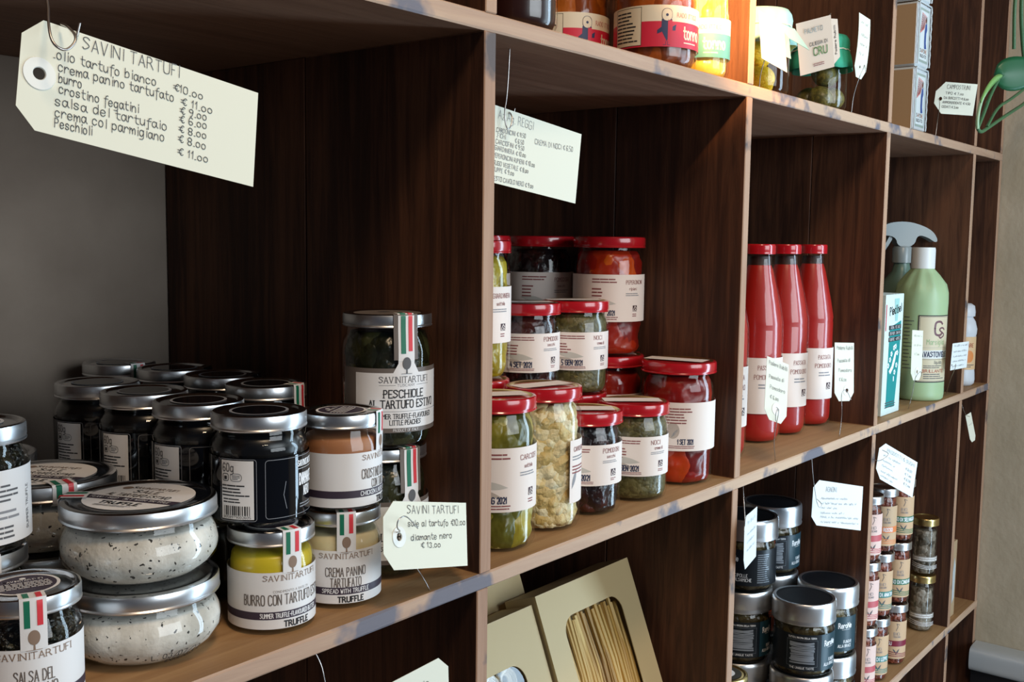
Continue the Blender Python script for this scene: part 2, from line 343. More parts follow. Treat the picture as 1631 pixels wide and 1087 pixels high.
    def emblem(s, x, y, w_, ma):
        s.rect(x, y, x+w_, y+w_, ma, 2)
        for a, b, c, d in ((.1, .2, .45, .8), (.5, .9, .85, .5), (.55, .1, .6, .45), (.15, .1, .35, .12), (.7, .3, .9, .12)): s.line([(x+a*w_, y+b*w_), (x+c*w_, y+d*w_)], w_*.11, PINKP, 3)
    def emit(s, mb, fn, step=.00012):
        def clip(P, x, keep):
            R_ = []
            for a, b in zip(P, P[1:]+P[:1]):
                ia, ib = (a[0]-x)*keep >= 0, (b[0]-x)*keep >= 0
                if ia: R_.append(a)
                if ia != ib: t = (x-a[0])/(b[0]-a[0]); R_.append((x, a[1]+(b[1]-a[1])*t))
            return R_
        Q = []
        for pts, ma, L in s.p:
            x0 = min(p[0] for p in pts); x1 = max(p[0] for p in pts); n = int((x1-x0)/.0022)
            if n < 2 or len(pts) == 4 and x1-x0 < .0045: Q.append((pts, ma, L)); continue
            for i in range(n+1):
                a, b = x0+(x1-x0)*i/(n+1), x0+(x1-x0)*(i+1)/(n+1); c = clip(clip(pts, a, 1), b, -1)
                if len(c) > 2: Q.append((c, ma, L))
        for pts, ma, L in Q: mb.add([fn(u, v, .0003+step*L) for u, v in pts], [tuple(range(len(pts)))], ma)
def cyl(R, v0=0.):
    return lambda u, v, o: ((R+o)*cos(u/R), (R+o)*sin(u/R), v+v0)
def conecyl(prof):   # wraps on a lathe profile: radius looked up by height
    def rad(z):
        for (r0, z0), (r1, z1) in zip(prof, prof[1:]):
            if z0 <= z <= z1 and z1 > z0: return r0+(r1-r0)*(z-z0)/(z1-z0)
        return prof[-1][0]
    Rm = max(r for r, z in prof)
    return lambda u, v, o: ((rad(v)+o)*cos(u/Rm), (rad(v)+o)*sin(u/Rm), v)
def disc(z): return lambda u, v, o: (v, -u, z+o) if False else (-v, u, z+o)   # lid sticker seen from +X side: u right, v away
def strapfn(R, vt, lr, lb, h):
    def f(u, v, o):
        if v <= vt: return ((R+o)*cos(u/R), (R+o)*sin(u/R), v)
        if v <= h:
            t = min(1, (v-vt)/max(1e-6, lb-vt)); r = R+(lr+.0004-R)*t+o; return (sqrt(max(0, r*r-u*u)), u, v)
        r = lr+.0004+o; return (sqrt(max(0, r*r-u*u))-(v-h), u, h+.0004+o)
    return f

# ------------------------------------------------------------------ jars
JK = {}
def prof_of(kind):
    if kind == 'savini': return dict(h=.080, g=[(0, .0008), (.027, .0008), (.0305, .0015), (.033, .005), (.0335, .009), (.0335, .050), (.0325, .056), (.0295, .062), (.029, .067), (.029, .072)], lid=(.0335, .0685, SILVER), fill=.060)
    if kind == 'truffle': return dict(h=.087, g=[(0, .0008), (.030, .0008), (.034, .0015), (.0368, .005), (.0372, .010), (.0372, .054), (.0380, .058), (.0380, .061), (.036, .065), (.0335, .068), (.034, .071), (.033, .074), (.033, .078)], lid=(.0368, .0745, SILVER), fill=.070)
    if kind == 'salt': return dict(h=.056, g=[(0, .0008), (.036, .0008), (.042, .0018), (.050, .0075), (.0552, .015), (.0562, .022), (.0548, .029), (.0515, .036), (.049, .040), (.049, .050)], lid=(.0548, .0435, SILVER), fill=.037)
    if kind == 'peach': return dict(h=.118, g=[(0, .0008), (.034, .0008), (.038, .002), (.0405, .007), (.041, .012), (.041, .085), (.0395, .094), (.0365, .099), (.036, .106), (.036, .111)], lid=(.0395, .1065, SILVER), fill=.101)
    if kind == 'tall': return dict(h=.150, g=[(0, .0008), (.033, .0008), (.037, .002), (.0402, .008), (.0407, .013), (.0407, .116), (.0395, .124), (.036, .131), (.0355, .135), (.0355, .142)], lid=(.0405, .1365, REDLID), fill=.132)
    if kind == 'small': return dict(h=.114, g=[(0, .0008), (.034, .0008), (.038, .002), (.0402, .007), (.0407, .012), (.0407, .083), (.040, .089), (.037, .095), (.0365, .099), (.0365, .106)], lid=(.0415, .1005, REDLID), fill=.097)
    if kind == 'pepper': return dict(h=.153, g=[(0, .0008), (.039, .0008), (.043, .002), (.0458, .008), (.0463, .013), (.0463, .118), (.045, .127), (.041, .134), (.0405, .138), (.0405, .145)], lid=(.047, .139, REDLID), fill=.134)
    if kind == 'sugo': return dict(h=.118, g=[(0, .0008), (.021, .0008), (.0235, .002), (.0245, .006), (.0245, .092), (.0238, .097), (.0215, .101), (.0215, .110)], lid=(.0262, .1035, SILVER), fill=.100)
    if kind == 'olivep': return dict(h=.118, g=[(0, .0008), (.021, .0008), (.0235, .002), (.0245, .006), (.0245, .092), (.0238, .097), (.0215, .101), (.0215, .110)], lid=(.0262, .1035, GOLD), fill=.090)
    if kind == 'rerone': return dict(h=.1172, g=[(0, .0008), (.040, .0008), (.045, .002), (.0475, .007), (.048, .012), (.048, .072), (.046, .079), (.0445, .083), (.0445, .1)], lid=(.0495, .0835, SILVER), fill=.080)
    if kind == 'pesto': return dict(h=.150, g=[(0, .0008), (.028, .0008), (.033, .003), (.034, .008), (.034, .118), (.033, .126), (.031, .13), (.031, .142)], lid=(.035, .1355, GOLD), fill=.126)
    if kind == 'tonno': return dict(h=.165, g=[(0, .0008), (.038, .0008), (.044, .0025), (.0485, .011), (.049, .017), (.049, .128), (.047, .137), (.043, .144), (.043, .156)], lid=(.049, .150, GOLD), fill=.142)
    if kind == 'tonnosmall': return dict(h=.165, g=[(0, .0008), (.022, .0008), (.026, .0025), (.0292, .009), (.0295, .014), (.0295, .128), (.028, .137), (.027, .144), (.027, .156)], lid=(.0295, .150, GOLD), fill=.142)
    if kind == 'jam': return dict(h=.115, g=[(0, .0008), (.030, .0008), (.035, .003), (.0385, .011), (.039, .018), (.039, .085), (.037, .095), (.034, .1), (.034, .108)], lid=(.038, .103, GOLD), fill=.098)
    if kind == 'lemonjar': return dict(h=.112, g=[(0, .0008), (.034, .0008), (.0385, .003), (.0415, .010), (.042, .016), (.042, .078), (.039, .086), (.036, .09), (.036, .1)], lid=(.0405, .094, GOLD), fill=.0)
def lidprof(R, zb, h):
    d = h-zb
    return [(R*.955, zb), (R*1.0, zb), (R*1.008, zb+d*.07), (R*.99, zb+d*.16), (R, zb+d*.24), (R*.998, zb+d*.80), (R*.985, zb+d*.93), (R*.955, h-.0002), (R*.91, h), (R*.87, h-.0006), (R*.83, h-.0018), (R*.74, h-.0014), (0, h-.0012)]
def lumps(amp, sc, off):
    def fn(r, z, a, k):
        x, y = r*cos(a), r*sin(a); d = noise.noise(Vector((x*sc+off, y*sc, z*sc)))+.5*noise.noise(Vector((x*sc*2.3, y*sc*2.3+off, z*sc*2.3)))
        return (r-amp*.6+amp*d*.6, z)
    return fn
def jar(kind, x, y, z, label, contents, rz=0., art=None, group=None, name='glass_jar', cat='jar', lidart=None, strap=None, lump=None, seal=None, lidmat=None, glassm=None, lidname='lid'):
    d = prof_of(kind); root = empty(name, (x, y, z), label, cat, group, rz)
    key = (kind, contents.name if contents else '', lump, lidmat.name if lidmat else '')
    lr, lb, lm = d['lid']; lm = lidmat or lm; R = max(r for r, q in d['g'])
    if key in JK:
        for o in JK[key]:
            c = o.copy(); COL.objects.link(c); c.parent = root
    else:
        parts = []
        mb = MB(); lathe(mb, d['g'], glassm or GLASS, 48); parts.append(mb.build('glass_body', root, 1.2))
        if contents:
            mb = MB(); gp = .0009 if kind == 'salt' else .0022; pr = [(max(0, r-gp) if r > 0 else 0, q+gp) for r, q in d['g'] if q+gp < d['fill']]
            gf = [p for p in d['g'] if p[1] < d['fill']][-1]; gn = [p for p in d['g'] if p[1] >= d['fill']][0]; rf = gf[0]+(gn[0]-gf[0])*(d['fill']-gf[1])/(gn[1]-gf[1])-gp; pr.append((rf, d['fill']+.0003))
            if lump:
                zz = []
                for (r0, q0), (r1, q1) in zip(pr, pr[1:]):
                    n = max(1, int((q1-q0)/.003))
                    for i in range(n): zz.append((r0+(r1-r0)*i/n, q0+(q1-q0)*i/n))
                pr = zz+[pr[-1]]
            pr = [(0, pr[0][1])]+pr[1:]+[(pr[-1][0]*.9, pr[-1][1]+.001), (0, pr[-1][1]+.001)]
            lathe(mb, pr, contents, 64 if lump else 40, lumps(lump[0], lump[1], x*9) if lump else None); parts.append(mb.build('contents', root, 1.2))
        mb = MB(); lp = lidprof(lr, lb, d['h'])
        if lm is REDLID: lathe(mb, lp, lm, 48, mats=[lm]*8+[GOLD]*2+[lm]*2)
        elif kind == 'rerone': lathe(mb, lp, lm, 48, mats=[lm]*9+[mat('dark_lid_top', '#23272c', .5, .6)]*3)
        elif lm is SILVER: lathe(mb, lp, lm, 48, mats=[lm]*6+[SILTOP]*6)
        else: lathe(mb, lp, lm, 48)
        parts.append(mb.build(lidname, root, .7)); JK[key] = parts
    lidobj = [c for c in root.children if c.name.split('.')[0] == lidname][0]
    if art:
        mb = MB(); art.emit(mb, conecyl(d['g']) if kind in ('salt',) else cyl(R)); mb.build('label', root, 0)
    if strap:
        mb = MB(); strap[0].emit(mb, strapfn(R, strap[1], lr, lb, d['h'])); mb.build('seal_strip', root, 0)
    if lidart:
        mb = MB(); lidart.emit(mb, disc(d['h']-.0010)); mb.build('lid_sticker', lidobj, 0)
    if seal:
        mb = MB(); a = Art(); a.rect(-lr*.32, -lr*.9, lr*.32, lr*.75, PINKP, 0); a.emit(mb, lambda u, v, o: (v*cos(seal)-u*sin(seal), v*sin(seal)+u*cos(seal), d['h']+.0002+o)); o = mb.build('paper_seal', lidobj, 0)
    return root

# ------------------------------------------------------------------ setting
def struct(name, mb, sm=0):
    o = mb.build(name, None, sm); o['kind'] = 'structure'; return o
mb = MB(); box(mb, -3.2, 1.9, .482, .56, -1.2, 2.2, PLAST); struct('wall_back', mb)
mb = MB(); box(mb, 1.7235, 1.83, -3.2, .482, -1.2, 2.2, WALLR); struct('wall_right', mb)
mb = MB(); box(mb, -3.2, 1.83, -3.2, .482, -1.26, -1.2, FLOORM); struct('floor', mb)

# ------------------------------------------------------------------ shelf unit
SH = empty('wooden_shelf_unit', (0, 0, -1.2), 'dark stained wooden wall shelving of open square compartments with pale worn front edges', 'shelf')
T = .0155
def rel(o, loc):
    o.parent = SH; o.location = (loc[0], loc[1], loc[2]+1.2)
ZL = [(-.985, -.970), (-.5045, -.489), (-.0147, 0.), (.480, .4958), (.976, .992)]
for z0, z1 in ZL:
    mb = MB(); n = 34; xs = [-.5+(1.7207+.5)*i/n for i in range(n+1)]; c = ((xs[0]+xs[-1])/2, .24, (z0+z1)/2)
    hz = (z1-z0)/2; V = []; rnd = random.Random(int(z0*999)+5)
    for x in xs:
        j = [rnd.uniform(-.0007, .0007) for _ in range(3)]
        V += [(x-c[0], -.24+.001+j[0]*.5, -hz), (x-c[0], -.24+j[0], -hz+.0014+j[1]), (x-c[0], -.24+j[0], hz-.0016+j[2]), (x-c[0], -.24+.0016, hz), (x-c[0], .239, hz), (x-c[0], .239, -hz)]
    ring = lambda i: [i*6+k for k in range(6)]
    for i in range(n):
        a, b = ring(i), ring(i+1)
    F = {EDGEX: [], TOPW: [], UNDER: []}
    for i in range(n):
        a, b = ring(i), ring(i+1)
        for k in range(6):
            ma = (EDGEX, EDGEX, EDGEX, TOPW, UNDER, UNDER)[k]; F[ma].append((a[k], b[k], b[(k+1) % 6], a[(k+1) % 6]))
    F[EDGEX] += [tuple(ring(0)), tuple(ring(n)[::-1])]
    o0 = len(mb.v); mb.v += V
    for ma, fs in F.items():
        i = mb.m(ma)
        for f in fs: mb.f.append(f); mb.mi.append(i)
    rel(mb.build('shelf_board', None, 0), c)
rows = [(-.970, -.5045, -.010), (-.489, -.0147, -.0035), (0., .480, 0.), (.4958, .976, .001)]
for ri, (z0, z1, dx) in enumerate(rows):
    for di, X in enumerate((-.5, 0., .5016, 1.0055, 1.5036)):
        x0 = X+(dx if di else 0); sp = (.235, .19, .13, .26, .2)[(di+ri+3) % 5] if not (ri == 2) else (.21, .235, .19, .125, .22)[di]
        h = (z1-z0)/2; mb = MB()
        box(mb, -T/2, T/2, -.24, -.24+sp-.0008, -h, h, SIDE, front=EDGEZ, bev=.0009); box(mb, -T/2, T/2, -.24+sp+.0008, .239, -h, h, SIDE, bev=.0009)
        rel(mb.build('divider', None, 0), (x0+T/2, .24, (z0+z1)/2))
    mb = MB(); h = (z1-z0)/2; box(mb, -T/2, T/2, -.24, .239, -h, h, SIDE, front=EDGEZ, bev=.0009); rel(mb.build('end_panel', None, 0), (1.7207-T/2, .24, (z0+z1)/2))
mb = MB(); box(mb, -.5, 1.7207, .002, .479, -1.2, -.985, SIDE, front=SIDE); o = mb.build('plinth', None, 0); o.parent = SH; o.location = (0, 0, 1.2)

# ------------------------------------------------------------------ bay with truffle jars
FLAGW = .0155
def savini_art(title, band, foot='TRUFFLE', width=.165, off=0.):
    a = Art(); a.rect(-width*.55, .005, width*.42, .049, PAPER, 0)
    a.text('SAVINITARTUFI', .001, .0425, .0042, TREE, al='c', wfit=.047, wd=.0005, serif=True)
    y = .0365
    for t, hh, wf in title:
        y -= hh+.0016; a.text(t, 0, y, hh, GREYB, al='c', wfit=wf, wd=hh*.095)
    a.rect(-width*.55, .0125, width*.42, .0185, PURP, 1); a.text(band, 0, .0138, .0034, WHITE, al='c', wfit=min(.05, .0021*len(band)), wd=.0005)
    a.text(foot, .004, .0062, .0044, INK, al='c', wfit=.022, wd=.0010)
    return a
def flag_strap(vt, h, wd=FLAGW, base=PAPER, over=.012, stripes=True, vstop=None, tree=False):
    a = Art(); a.rect(-wd/2, vt-.001, wd/2, h+over, base, 2, dv=.003)
    if tree: st0 = len(a.p); a.tree(0, vt-.0008, .0125, TREE); a.p[st0:] = [(p, m_, 4) for p, m_, L in a.p[st0:]]
    if stripes:
        b = vstop or (vt+.007)
        for x, ma, ex in ((-wd*.24, GREEN, 0), (wd*.24, RED, .001)): a.rect(x-wd*.11, b+ex, x+wd*.11, h+over-.002, ma, 4, du=.01, dv=.003)
    return (a, vt)
def purple_lid(R, dark=PURP, ring=PAPER, txt=True):
    a = Art(); a.ell(0, 0, R*.62, R*.62, ring, 0, 36); a.ell(0, 0, R*.56, R*.56, dark, 1, 36)
    if txt:
        a.ell(0, R*.36, R*.06, R*.06, ring, 2, 12); a.text('SAVINITARTUFI', 0, R*.2, R*.09, ring, al='c', wfit=R*.7); a.fine(-R*.45, -R*.26, R*.45, R*.14, 5, ring, rag=.05)
    return a
YEL = mat('truffle_butter', '#cfb928', .35); PALE = mat('pale_cream', '#e3d5ac', .45); BRN = mat('brown_pate', '#a56c44', .5)
DKT = chunks('chopped_truffle', [(.25, '#0a0b0a'), (.5, '#16170f'), (.75, '#2e2b18')], 220, .9, .3)
DIAM = mat('black_truffle_slices', '#08090c', .3)
SALT = speck('truffle_salt', '#b9b3a8', '#e9e5dc', '#2b2824', 300)
PEACH = chunks('green_peaches', [(.2, '#0a0c05'), (.5, '#1b1e0c'), (.8, '#38381a')], 55, .8, .3)
SV = {'savini': .0335}
def savini(x, y, z, s, title, band, cont, label, lump=None, art=None, lid=True):
    jar('savini', x, y, z, label, cont, facing(x, y, s), art or savini_art(title, band), lidart=purple_lid(.0335), strap=flag_strap(.049, .080, vstop=.0622, tree=True), lump=lump, name='preserve_jar')
savini(-.192, .052, 0, .46, [('CONDIMENTO A BASE DI', .0017, .030), ('BURRO CON TARTUFO ESTIVO', .0078, .075)], 'SUMMER TRUFFLE-FLAVOURED BUTTER', YEL, 'yellow truffle butter jar with white label at the shelf edge under the black jar')
savini(-.119, .053, 0, .14, [('CREMA PANINO', .0072, .034), ('TARTUFATO', .0072, .026)], 'SPREAD WITH TRUFFLE', PALE, 'pale cream panino spread jar standing on the shelf under the brown pate jar')
savini(-.1200, .0505, .0802, .93, [('CROSTINO DI FEGATINI', .0075, .046), ('CON TARTUFO', .0065, .026)], 'CHICKEN LIVERS CROSTINI', BRN, 'brown liver pate jar stacked on the pale cream spread jar')
savini(-.387, .052, 0, .12, [('SALSA DEL', .0072, .024), ('TARTUFAIO', .0072, .028)], 'SAUCE WITH TRUFFLE', DKT, 'dark chopped truffle sauce jar in the lower left corner with flag strip', lump=(.003, 160))
# jars at far left: printed back label
def back_art():
    a = Art(); a.rect(-.075, .008, .075, .058, PAPER, 0)
    for y0, y1, n, m in ((.036, .049, 4, INKG), (.024, .032, 2, INKL), (.011, .021, 3, INKG)): a.fine(-.045, y0, .030, y1, n, m, rag=.12)
    a.text('SUMMER TRUFFLE', .040, .014, .0028, INKG, ang=pi/2); return a
jar('truffle', -.384, .136, 0, 'dark truffle jar at far left edge under the jar with the printed back label', DKT, facing(-.384, .136, .3), None, lidart=purple_lid(.0368), strap=flag_strap(.054, .087, .016), name='preserve_jar', lump=(.002, 150))
jar('truffle', -.384, .132, .0872, 'dark truffle jar at far left edge showing its white printed back label', DKT, facing(-.384, .132, .1), back_art(), lidart=purple_lid(.0368), name='preserve_jar', lump=(.002, 150))
# black label jars
def black_art():
    a = Art(); R = .0372; a.rect(-.100, .006, .100, .055, BLACKL, 0)
    a.rect(-.031, .0085, -.0045, .0535, PAPER, 1); a.frame(-.0325, .0072, -.0025, .0545, .0004, OUTL, 1, .002)
    a.text('60g', -.0295, .045, .0062, INKG, sx=.75, wd=.0007); a.frame(-.0295, .0378, -.0245, .0432, .0005, INK, 2, .0012); a.rect(-.0283, .0388, -.0258, .0415, INK, 2)
    a.frame(-.0228, .0378, -.0135, .0435, .0004, INKG, 2, .0026); a.fine(-.021, .0388, -.015, .0425, 3, INKG)
    a.fine(-.0300, .0255, -.0065, .0355, 4, INK, rag=.35); a.fine(-.0290, .0205, -.010, .0250, 2, INK, rag=.3)
    x = -.0285; rnd = random.Random(3)
    while x < -.0075:
        wd = rnd.choice((.0005, .0008, .0012)); a.rect(x, .0115, x+wd, .0188, INK, 2); x += wd+rnd.choice((.0005, .0007, .001))
    a.text('8058979002605', -.0290, .0092, .0018, INK, wfit=.0225)
    a.frame(.004, .0085, .062, .0535, .0004, OUTL, 1, .0025)
    a.text('SAVINITARTUFI', .0315, .0455, .0044, WHITE, wfit=.026, wd=.0007, serif=True); a.line([(.031, .0435), (.057, .0435)], .0003, WHITE)
    a.text('DIAMANTE', .0335, .031, .0085, WHITE, wfit=.021); a.text('NERO', .039, .022, .007, WHITE, wfit=.010); a.fine(.034, .0125, .055, .017, 2, OUTL)
    a.line([(.020, .036), (.018, .026), (.0205, .015)], .0004, OUTL); return a
BLK = black_art(); dl = lambda: purple_lid(.0368, BLACKL, OUTL, False)
def truffle(x, y, z, rz, label, vis=True, strap=None, lab=True):
    jar('truffle', x, y, z, label, DIAM, rz, BLK if lab else None, 'black label truffle jars', lidart=dl() if vis else None, strap=strap, name='preserve_jar')
bs = lambda: flag_strap(.054, .087, .016, BLACKL, .010, False)
truffle(-.1915, .066, .0802, facing(-.1915, .066, 0), 'black truffle jar stacked on the yellow butter jar, barcode panel showing', strap=None)
truffle(-.192, .145, .080, facing(-.192, .145, -.30), 'black truffle jar directly behind the one on the yellow butter jar')
truffle(-.193, .2235, .080, facing(-.193, .2235, -.25), 'middle black truffle jar of the row running back, third from the shelf front')
truffle(-.192, .302, .080, facing(-.192, .302, -.28), 'rearmost black truffle jar of the left row, nearest the grey wall')
for i, (x, y, s, lb) in enumerate(((-.092, .184, .80, 'shadowed black truffle jar behind the brown pate jar, with flag strip over its lid'), (-.082, .264, .9, 'shadowed black truffle jar second from front in the right-hand back row'), (-.084, .343, .95, 'shadowed black truffle jar third from front in the right-hand back row'), (-.098, .423, .5, 'farthest black truffle jar in the corner by the grey wall, flag strip over lid'))):
    truffle(x, y, .080, facing(x, y, s), lb, strap=flag_strap(.054, .087, .016) if i in (0, 3) else bs())
low = [(-.192, .145), (-.193, .2235), (-.192, .302), (-.092, .184), (-.082, .264), (-.084, .343), (-.098, .423)]
for x, y in low:   # the jars these stand on
    jar('savini', x, y, 0, 'dark truffle jar hidden in the bottom layer under the black label jars', DIAM, 0, None, 'bottom layer truffle jars', name='preserve_jar')
# salt jars
def salt_lid():
    a = Art(); R = .0548; a.ell(0, 0, R*.72, R*.72, PAPER, 0, 40); a.ell(-R*.42, R*.34, R*.07, R*.07, TREE, 2, 14)
    t = -.0  # diagonal band
    a.poly([(-R*.70, -R*.28), (R*.70, -R*.28), (R*.715, -R*.12), (-R*.715, -R*.12)], PURP, 2)
    a.text('FLAVOURED SALT WITH TRUFFLE', 0, -R*.235, R*.07, WHITE, al='c', wfit=R*1.2, L=3); a.text('SAVINITARTUFI', 0, R*.34, R*.09, TREE, al='c', wfit=R*.7)
    a.text('SALE', 0, R*.14, R*.13, GREYB, al='c'); a.text('AL TARTUFO ESTIVO', 0, -R*.06, R*.12, GREYB, al='c', wfit=R*.95); a.text('TRUFFLE', 0, -R*.46, R*.11, INK, al='c', wd=R*.025); a.fine(-R*.3, -R*.58, R*.3, -R*.5, 2, INKL)
    return a
def salt_date():
    a = Art(); a.text('L. 03/07/22', .026, .0085, .0042, INK, al='c', wfit=.040, wd=.0006); a.text('IDO3CS03', .030, .0035, .0034, INK, al='c', wfit=.026, wd=.0006); return a
def salt(x, y, z, label, rz, sticker=True, art=None):
    jar('salt', x, y, z, label, SALT, rz, art, 'truffle salt jars', lidart=salt_lid() if sticker else None, lump=(.0007, 120), name='salt_jar')
ss = lambda: flag_strap(.038, .056, .016, PAPER, .02)
f0 = facing(-.28, .08)
salt(-.287, .081, 0, 'squat truffle salt jar on the shelf at front left, date printed on its glass', f0, False, salt_date())
salt(-.284, .0865, .0562, 'squat truffle salt jar on top of the front pair, white lid sticker with diagonal band', f0-.62)
salt(-.294, .210, 0, 'squat truffle salt jar at the bottom of the second pair from the front', f0, False)
jar('salt', -.293, .208, .0562, 'squat truffle salt jar topping the second pair, flag strip across its lid', SALT, f0-.5, None, 'truffle salt jars', lidart=salt_lid(), lump=(.0007, 120), name='salt_jar')
salt(-.300, .330, 0, 'squat truffle salt jar at the bottom of the rear pair by the grey wall', f0, False)
salt(-.299, .328, .0562, 'squat truffle salt jar topping the rear pair by the grey wall', f0-.2)
# flag strips of the two rear salt lids
for o, az in ((bpy.data.objects['salt_jar.003'], .85), (bpy.data.objects['salt_jar.005'], .35), (bpy.data.objects['salt_jar.001'], -1.2)):
    a, vt = flag_strap(.041, .056, .018, PAPER, .020, True, .047); mb = MB(); fn = strapfn(.0495, .040, .0548, .0435, .056); ca, sa = cos(az), sin(az)
    a.emit(mb, lambda u, v, q: (lambda p: (p[0]*ca-p[1]*sa, p[0]*sa+p[1]*ca, p[2]))(fn(u, v, q))); mb.build('seal_strip', o, 0)
# peach jars
def peach_art():
    a = Art(); a.rect(-.062, .016, .050, .072, GREYB, 0); a.rect(-.046, .020, .046, .068, PAPER, 1)
    a.poly([(-.046, .066), (-.012, .068), (-.0075, .076), (-.0075, .080), (.0075, .080), (.0075, .076), (.012, .068), (.046, .066)], PAPER, 1)
    a.text('SAVINITARTUFI', 0, .0595, .0052, INKG, al='c', wfit=.048, wd=.0006, serif=True); a.text('TUSCANY', 0, .0562, .0022, INKL, al='c', wfit=.017)
    a.line([(-.024, .0573), (-.010, .0573)], .0003, INKG); a.line([(.010, .0573), (.024, .0573)], .0003, INKG)
    a.text('PESCHIOLE', -.001, .0465, .0066, INK, al='c', wfit=.038, wd=.0010, serif=True); a.text('AL TARTUFO ESTIVO', 0, .0375, .0066, INK, al='c', wfit=.066, wd=.0010, serif=True)
    a.line([(-.044, .0345), (.044, .0345)], .0003, INKG); a.text('SUMMER TRUFFLE-FLAVOURED', 0, .0283, .0040, INK, al='c', wfit=.058, wd=.0006, serif=True); a.text('LITTLE PEACHES', 0, .0228, .0040, INK, al='c', wfit=.030, wd=.0006, serif=True)
    a.text('PRODUCT OF ITALY', 0, .0170, .0022, PAPER, al='c', wfit=.024, L=3); return a
def peach_strap():
    a = Art(); W = .0225; a.rect(-W/2, .079, W/2, .118+.012, GREYB, 1, dv=.003); st0 = len(a.p); a.tree(0, .0675, .0140, INKG); a.p[st0:] = [(p, m_, 5) for p, m_, L in a.p[st0:]]; a.rect(-.0075, .078, .0075, .118+.011, PAPER, 3, dv=.003)
    a.rect(-.0052, .0845, -.0008, .118+.010, GREEN, 5, dv=.003); a.rect(.0018, .0865, .0056, .118+.010, RED, 5, dv=.003); return (a, .084)
pl = Art(); pl.ell(0, 0, .030, .030, GREYB, 0, 36); pl.ell(0, .008, .006, .004, INK, 1)
for z, lb, s in ((0, 'green peach jar on the shelf behind the small handwritten truffle tag', .62), (.1182, 'green peach jar topping the pair in the corner by the wooden divider', .40)):
    jar('peach', -.0445, .073 if z else .079, z, lb, PEACH, facing(-.046, .073, s), peach_art(), None, 'preserve_jar', lidart=pl, strap=peach_strap(), lump=(.003, 90))

# ------------------------------------------------------------------ bay with red lid jars
OILV = chunks('artichokes_in_oil', [(.2, '#33350f'), (.42, '#686218'), (.6, '#a39228'), (.8, '#d2c488')], 42, .8, .3, .7)
CAULI = chunks('cauliflower_florets', [(.12, '#a8842e'), (.3, '#cdb070'), (.6, '#dcc99a'), (.85, '#ebdfbc')], 80, 1., .5)
DTOM = chunks('dried_tomatoes', [(.2, '#0c0608'), (.5, '#200c0c'), (.8, '#4a1a12')], 60, .8, .3)
NUT = chunks('walnut_cream', [(.2, '#433c1c'), (.5, '#575029'), (.8, '#706740')], 240, .15, .4)
PEPR = chunks('stuffed_red_peppers', [(.15, '#3c0606'), (.42, '#861208'), (.64, '#b2300a'), (.85, '#d86a14')], 26, .6, .28, .8)
GIAR = chunks('pickled_vegetables', [(.2, '#625a14'), (.5, '#a8901c'), (.8, '#cdb43a')], 45, .8, .3)
def farm_art(v0, v1, title, date=None, sub='sott\'olio', W=.21, ang=.0, back=False):
    a = Art(); H = v1-v0; a.rect(-W*.6, v0, W*.4, v1, PINKP, 0); e = .0075
    if back:
        a.fine(-.018, v1-H*.45, .020, v1-H*.10, 6, INKR, rag=.4); a.fine(-.040, v1-H*.6, -.025, v1-H*.14, 6, INKR); a.line([(-.036, v0+.002), (-.033, v0+H*.55), (-.026, v1-.003)], .0006, INKL)
        for x, y, l, g in ((-.033, v0+H*.5, .012, .7), (-.034, v0+H*.62, .011, 2.5), (-.030, v0+H*.75, .012, .3), (-.034, v0+H*.3, .012, 2.6), (-.036, v0+H*.4, .011, 3.3), (-.008, v0+H*.28, .014, .9)): a.leaf(x, y, l, g, INKL)
        a.ell(-.006, v0+H*.42, .008, .010, mat('print_faded', '#b5a89c', .6), 1); a.text(date, .0, v0+H*.14, .0062, INKB, wfit=.020, wd=.0010); a.fine(-.018, v0+.003, .022, v0+H*.12, 2, INKR, rag=.05); return a
    a.text(title, -.001, v1-H*.20, .0048, INKR, wfit=min(.030, .0030*len(title)+.002), wd=.0005, serif=True); a.text(sub, .004, v1-H*.33, .0036, INKR, wfit=.013, wd=.0004)
    a.fine(-.001, v1-H*.46, .022, v1-H*.38, 2, INKL, rag=.2); a.emblem(.010, v0+H*.22, e, mat('woodcut_maroon', '#3d2128', .6)); a.fine(.010, v0+H*.10, .018, v0+H*.18, 2, INKR)
    a.fine(-.045, v1-H*.19, -.012, v1-H*.07, 2, INKR, rag=.15); a.fine(-.045, v1-H*.56, -.030, v1-H*.27, 4, INKR, rag=.4)
    a.leaf(-.048, v0+H*.45, .034, -.12, mat('print_faded_leaf', '#bfbab0', .6)); a.leaf(-.046, v0+H*.34, .026, -.25, mat('print_faded', '#b5a89c', .6))
    a.text(date or 'SET. 2021', -.041, v0+H*.14, .0060, INKB, wfit=.026, wd=.0011); a.fine(-.045, v0+.002, -.012, v0+H*.12, 2, INKR, rag=.05); return a
def farm(kind, x, y, z, s, v0, v1, title, date, cont, label, lump=None, sub="sott'olio", back=False, seal=True, group=None):
    return jar(kind, x, y, z, label, cont, facing(x, y, s), farm_art(v0, v1, title, date, sub, back=back), group, 'preserve_jar', lump=lump, seal=(1.2 if seal else None))
farm('tall', .083, .052, 0, .62, .042, .104, 'CARCIOFI', '5 MAG 2021', OILV, 'tall artichoke jar in yellow oil, front row beside the left divider', (.004, 70))
ca = Art(); ca.rect(-.012, .030, .100, .096, PINKP, 0); ca.text('CAVOLFIORE', -.006, .084, .0045, INKR, wfit=.026, serif=True); ca.fine(-.008, .074, .02, .080, 2, INKL); ca.leaf(-.009, .045, .022, 1.2, INKL); ca.fine(-.008, .06, .02, .070, 3, INKR)
jar('tall', .171, .059, 0, 'tall cauliflower jar packed with white florets, second in the front row', CAULI, facing(.171, .059, .87), ca, None, 'preserve_jar', lump=(.005, 130), seal=1.2)
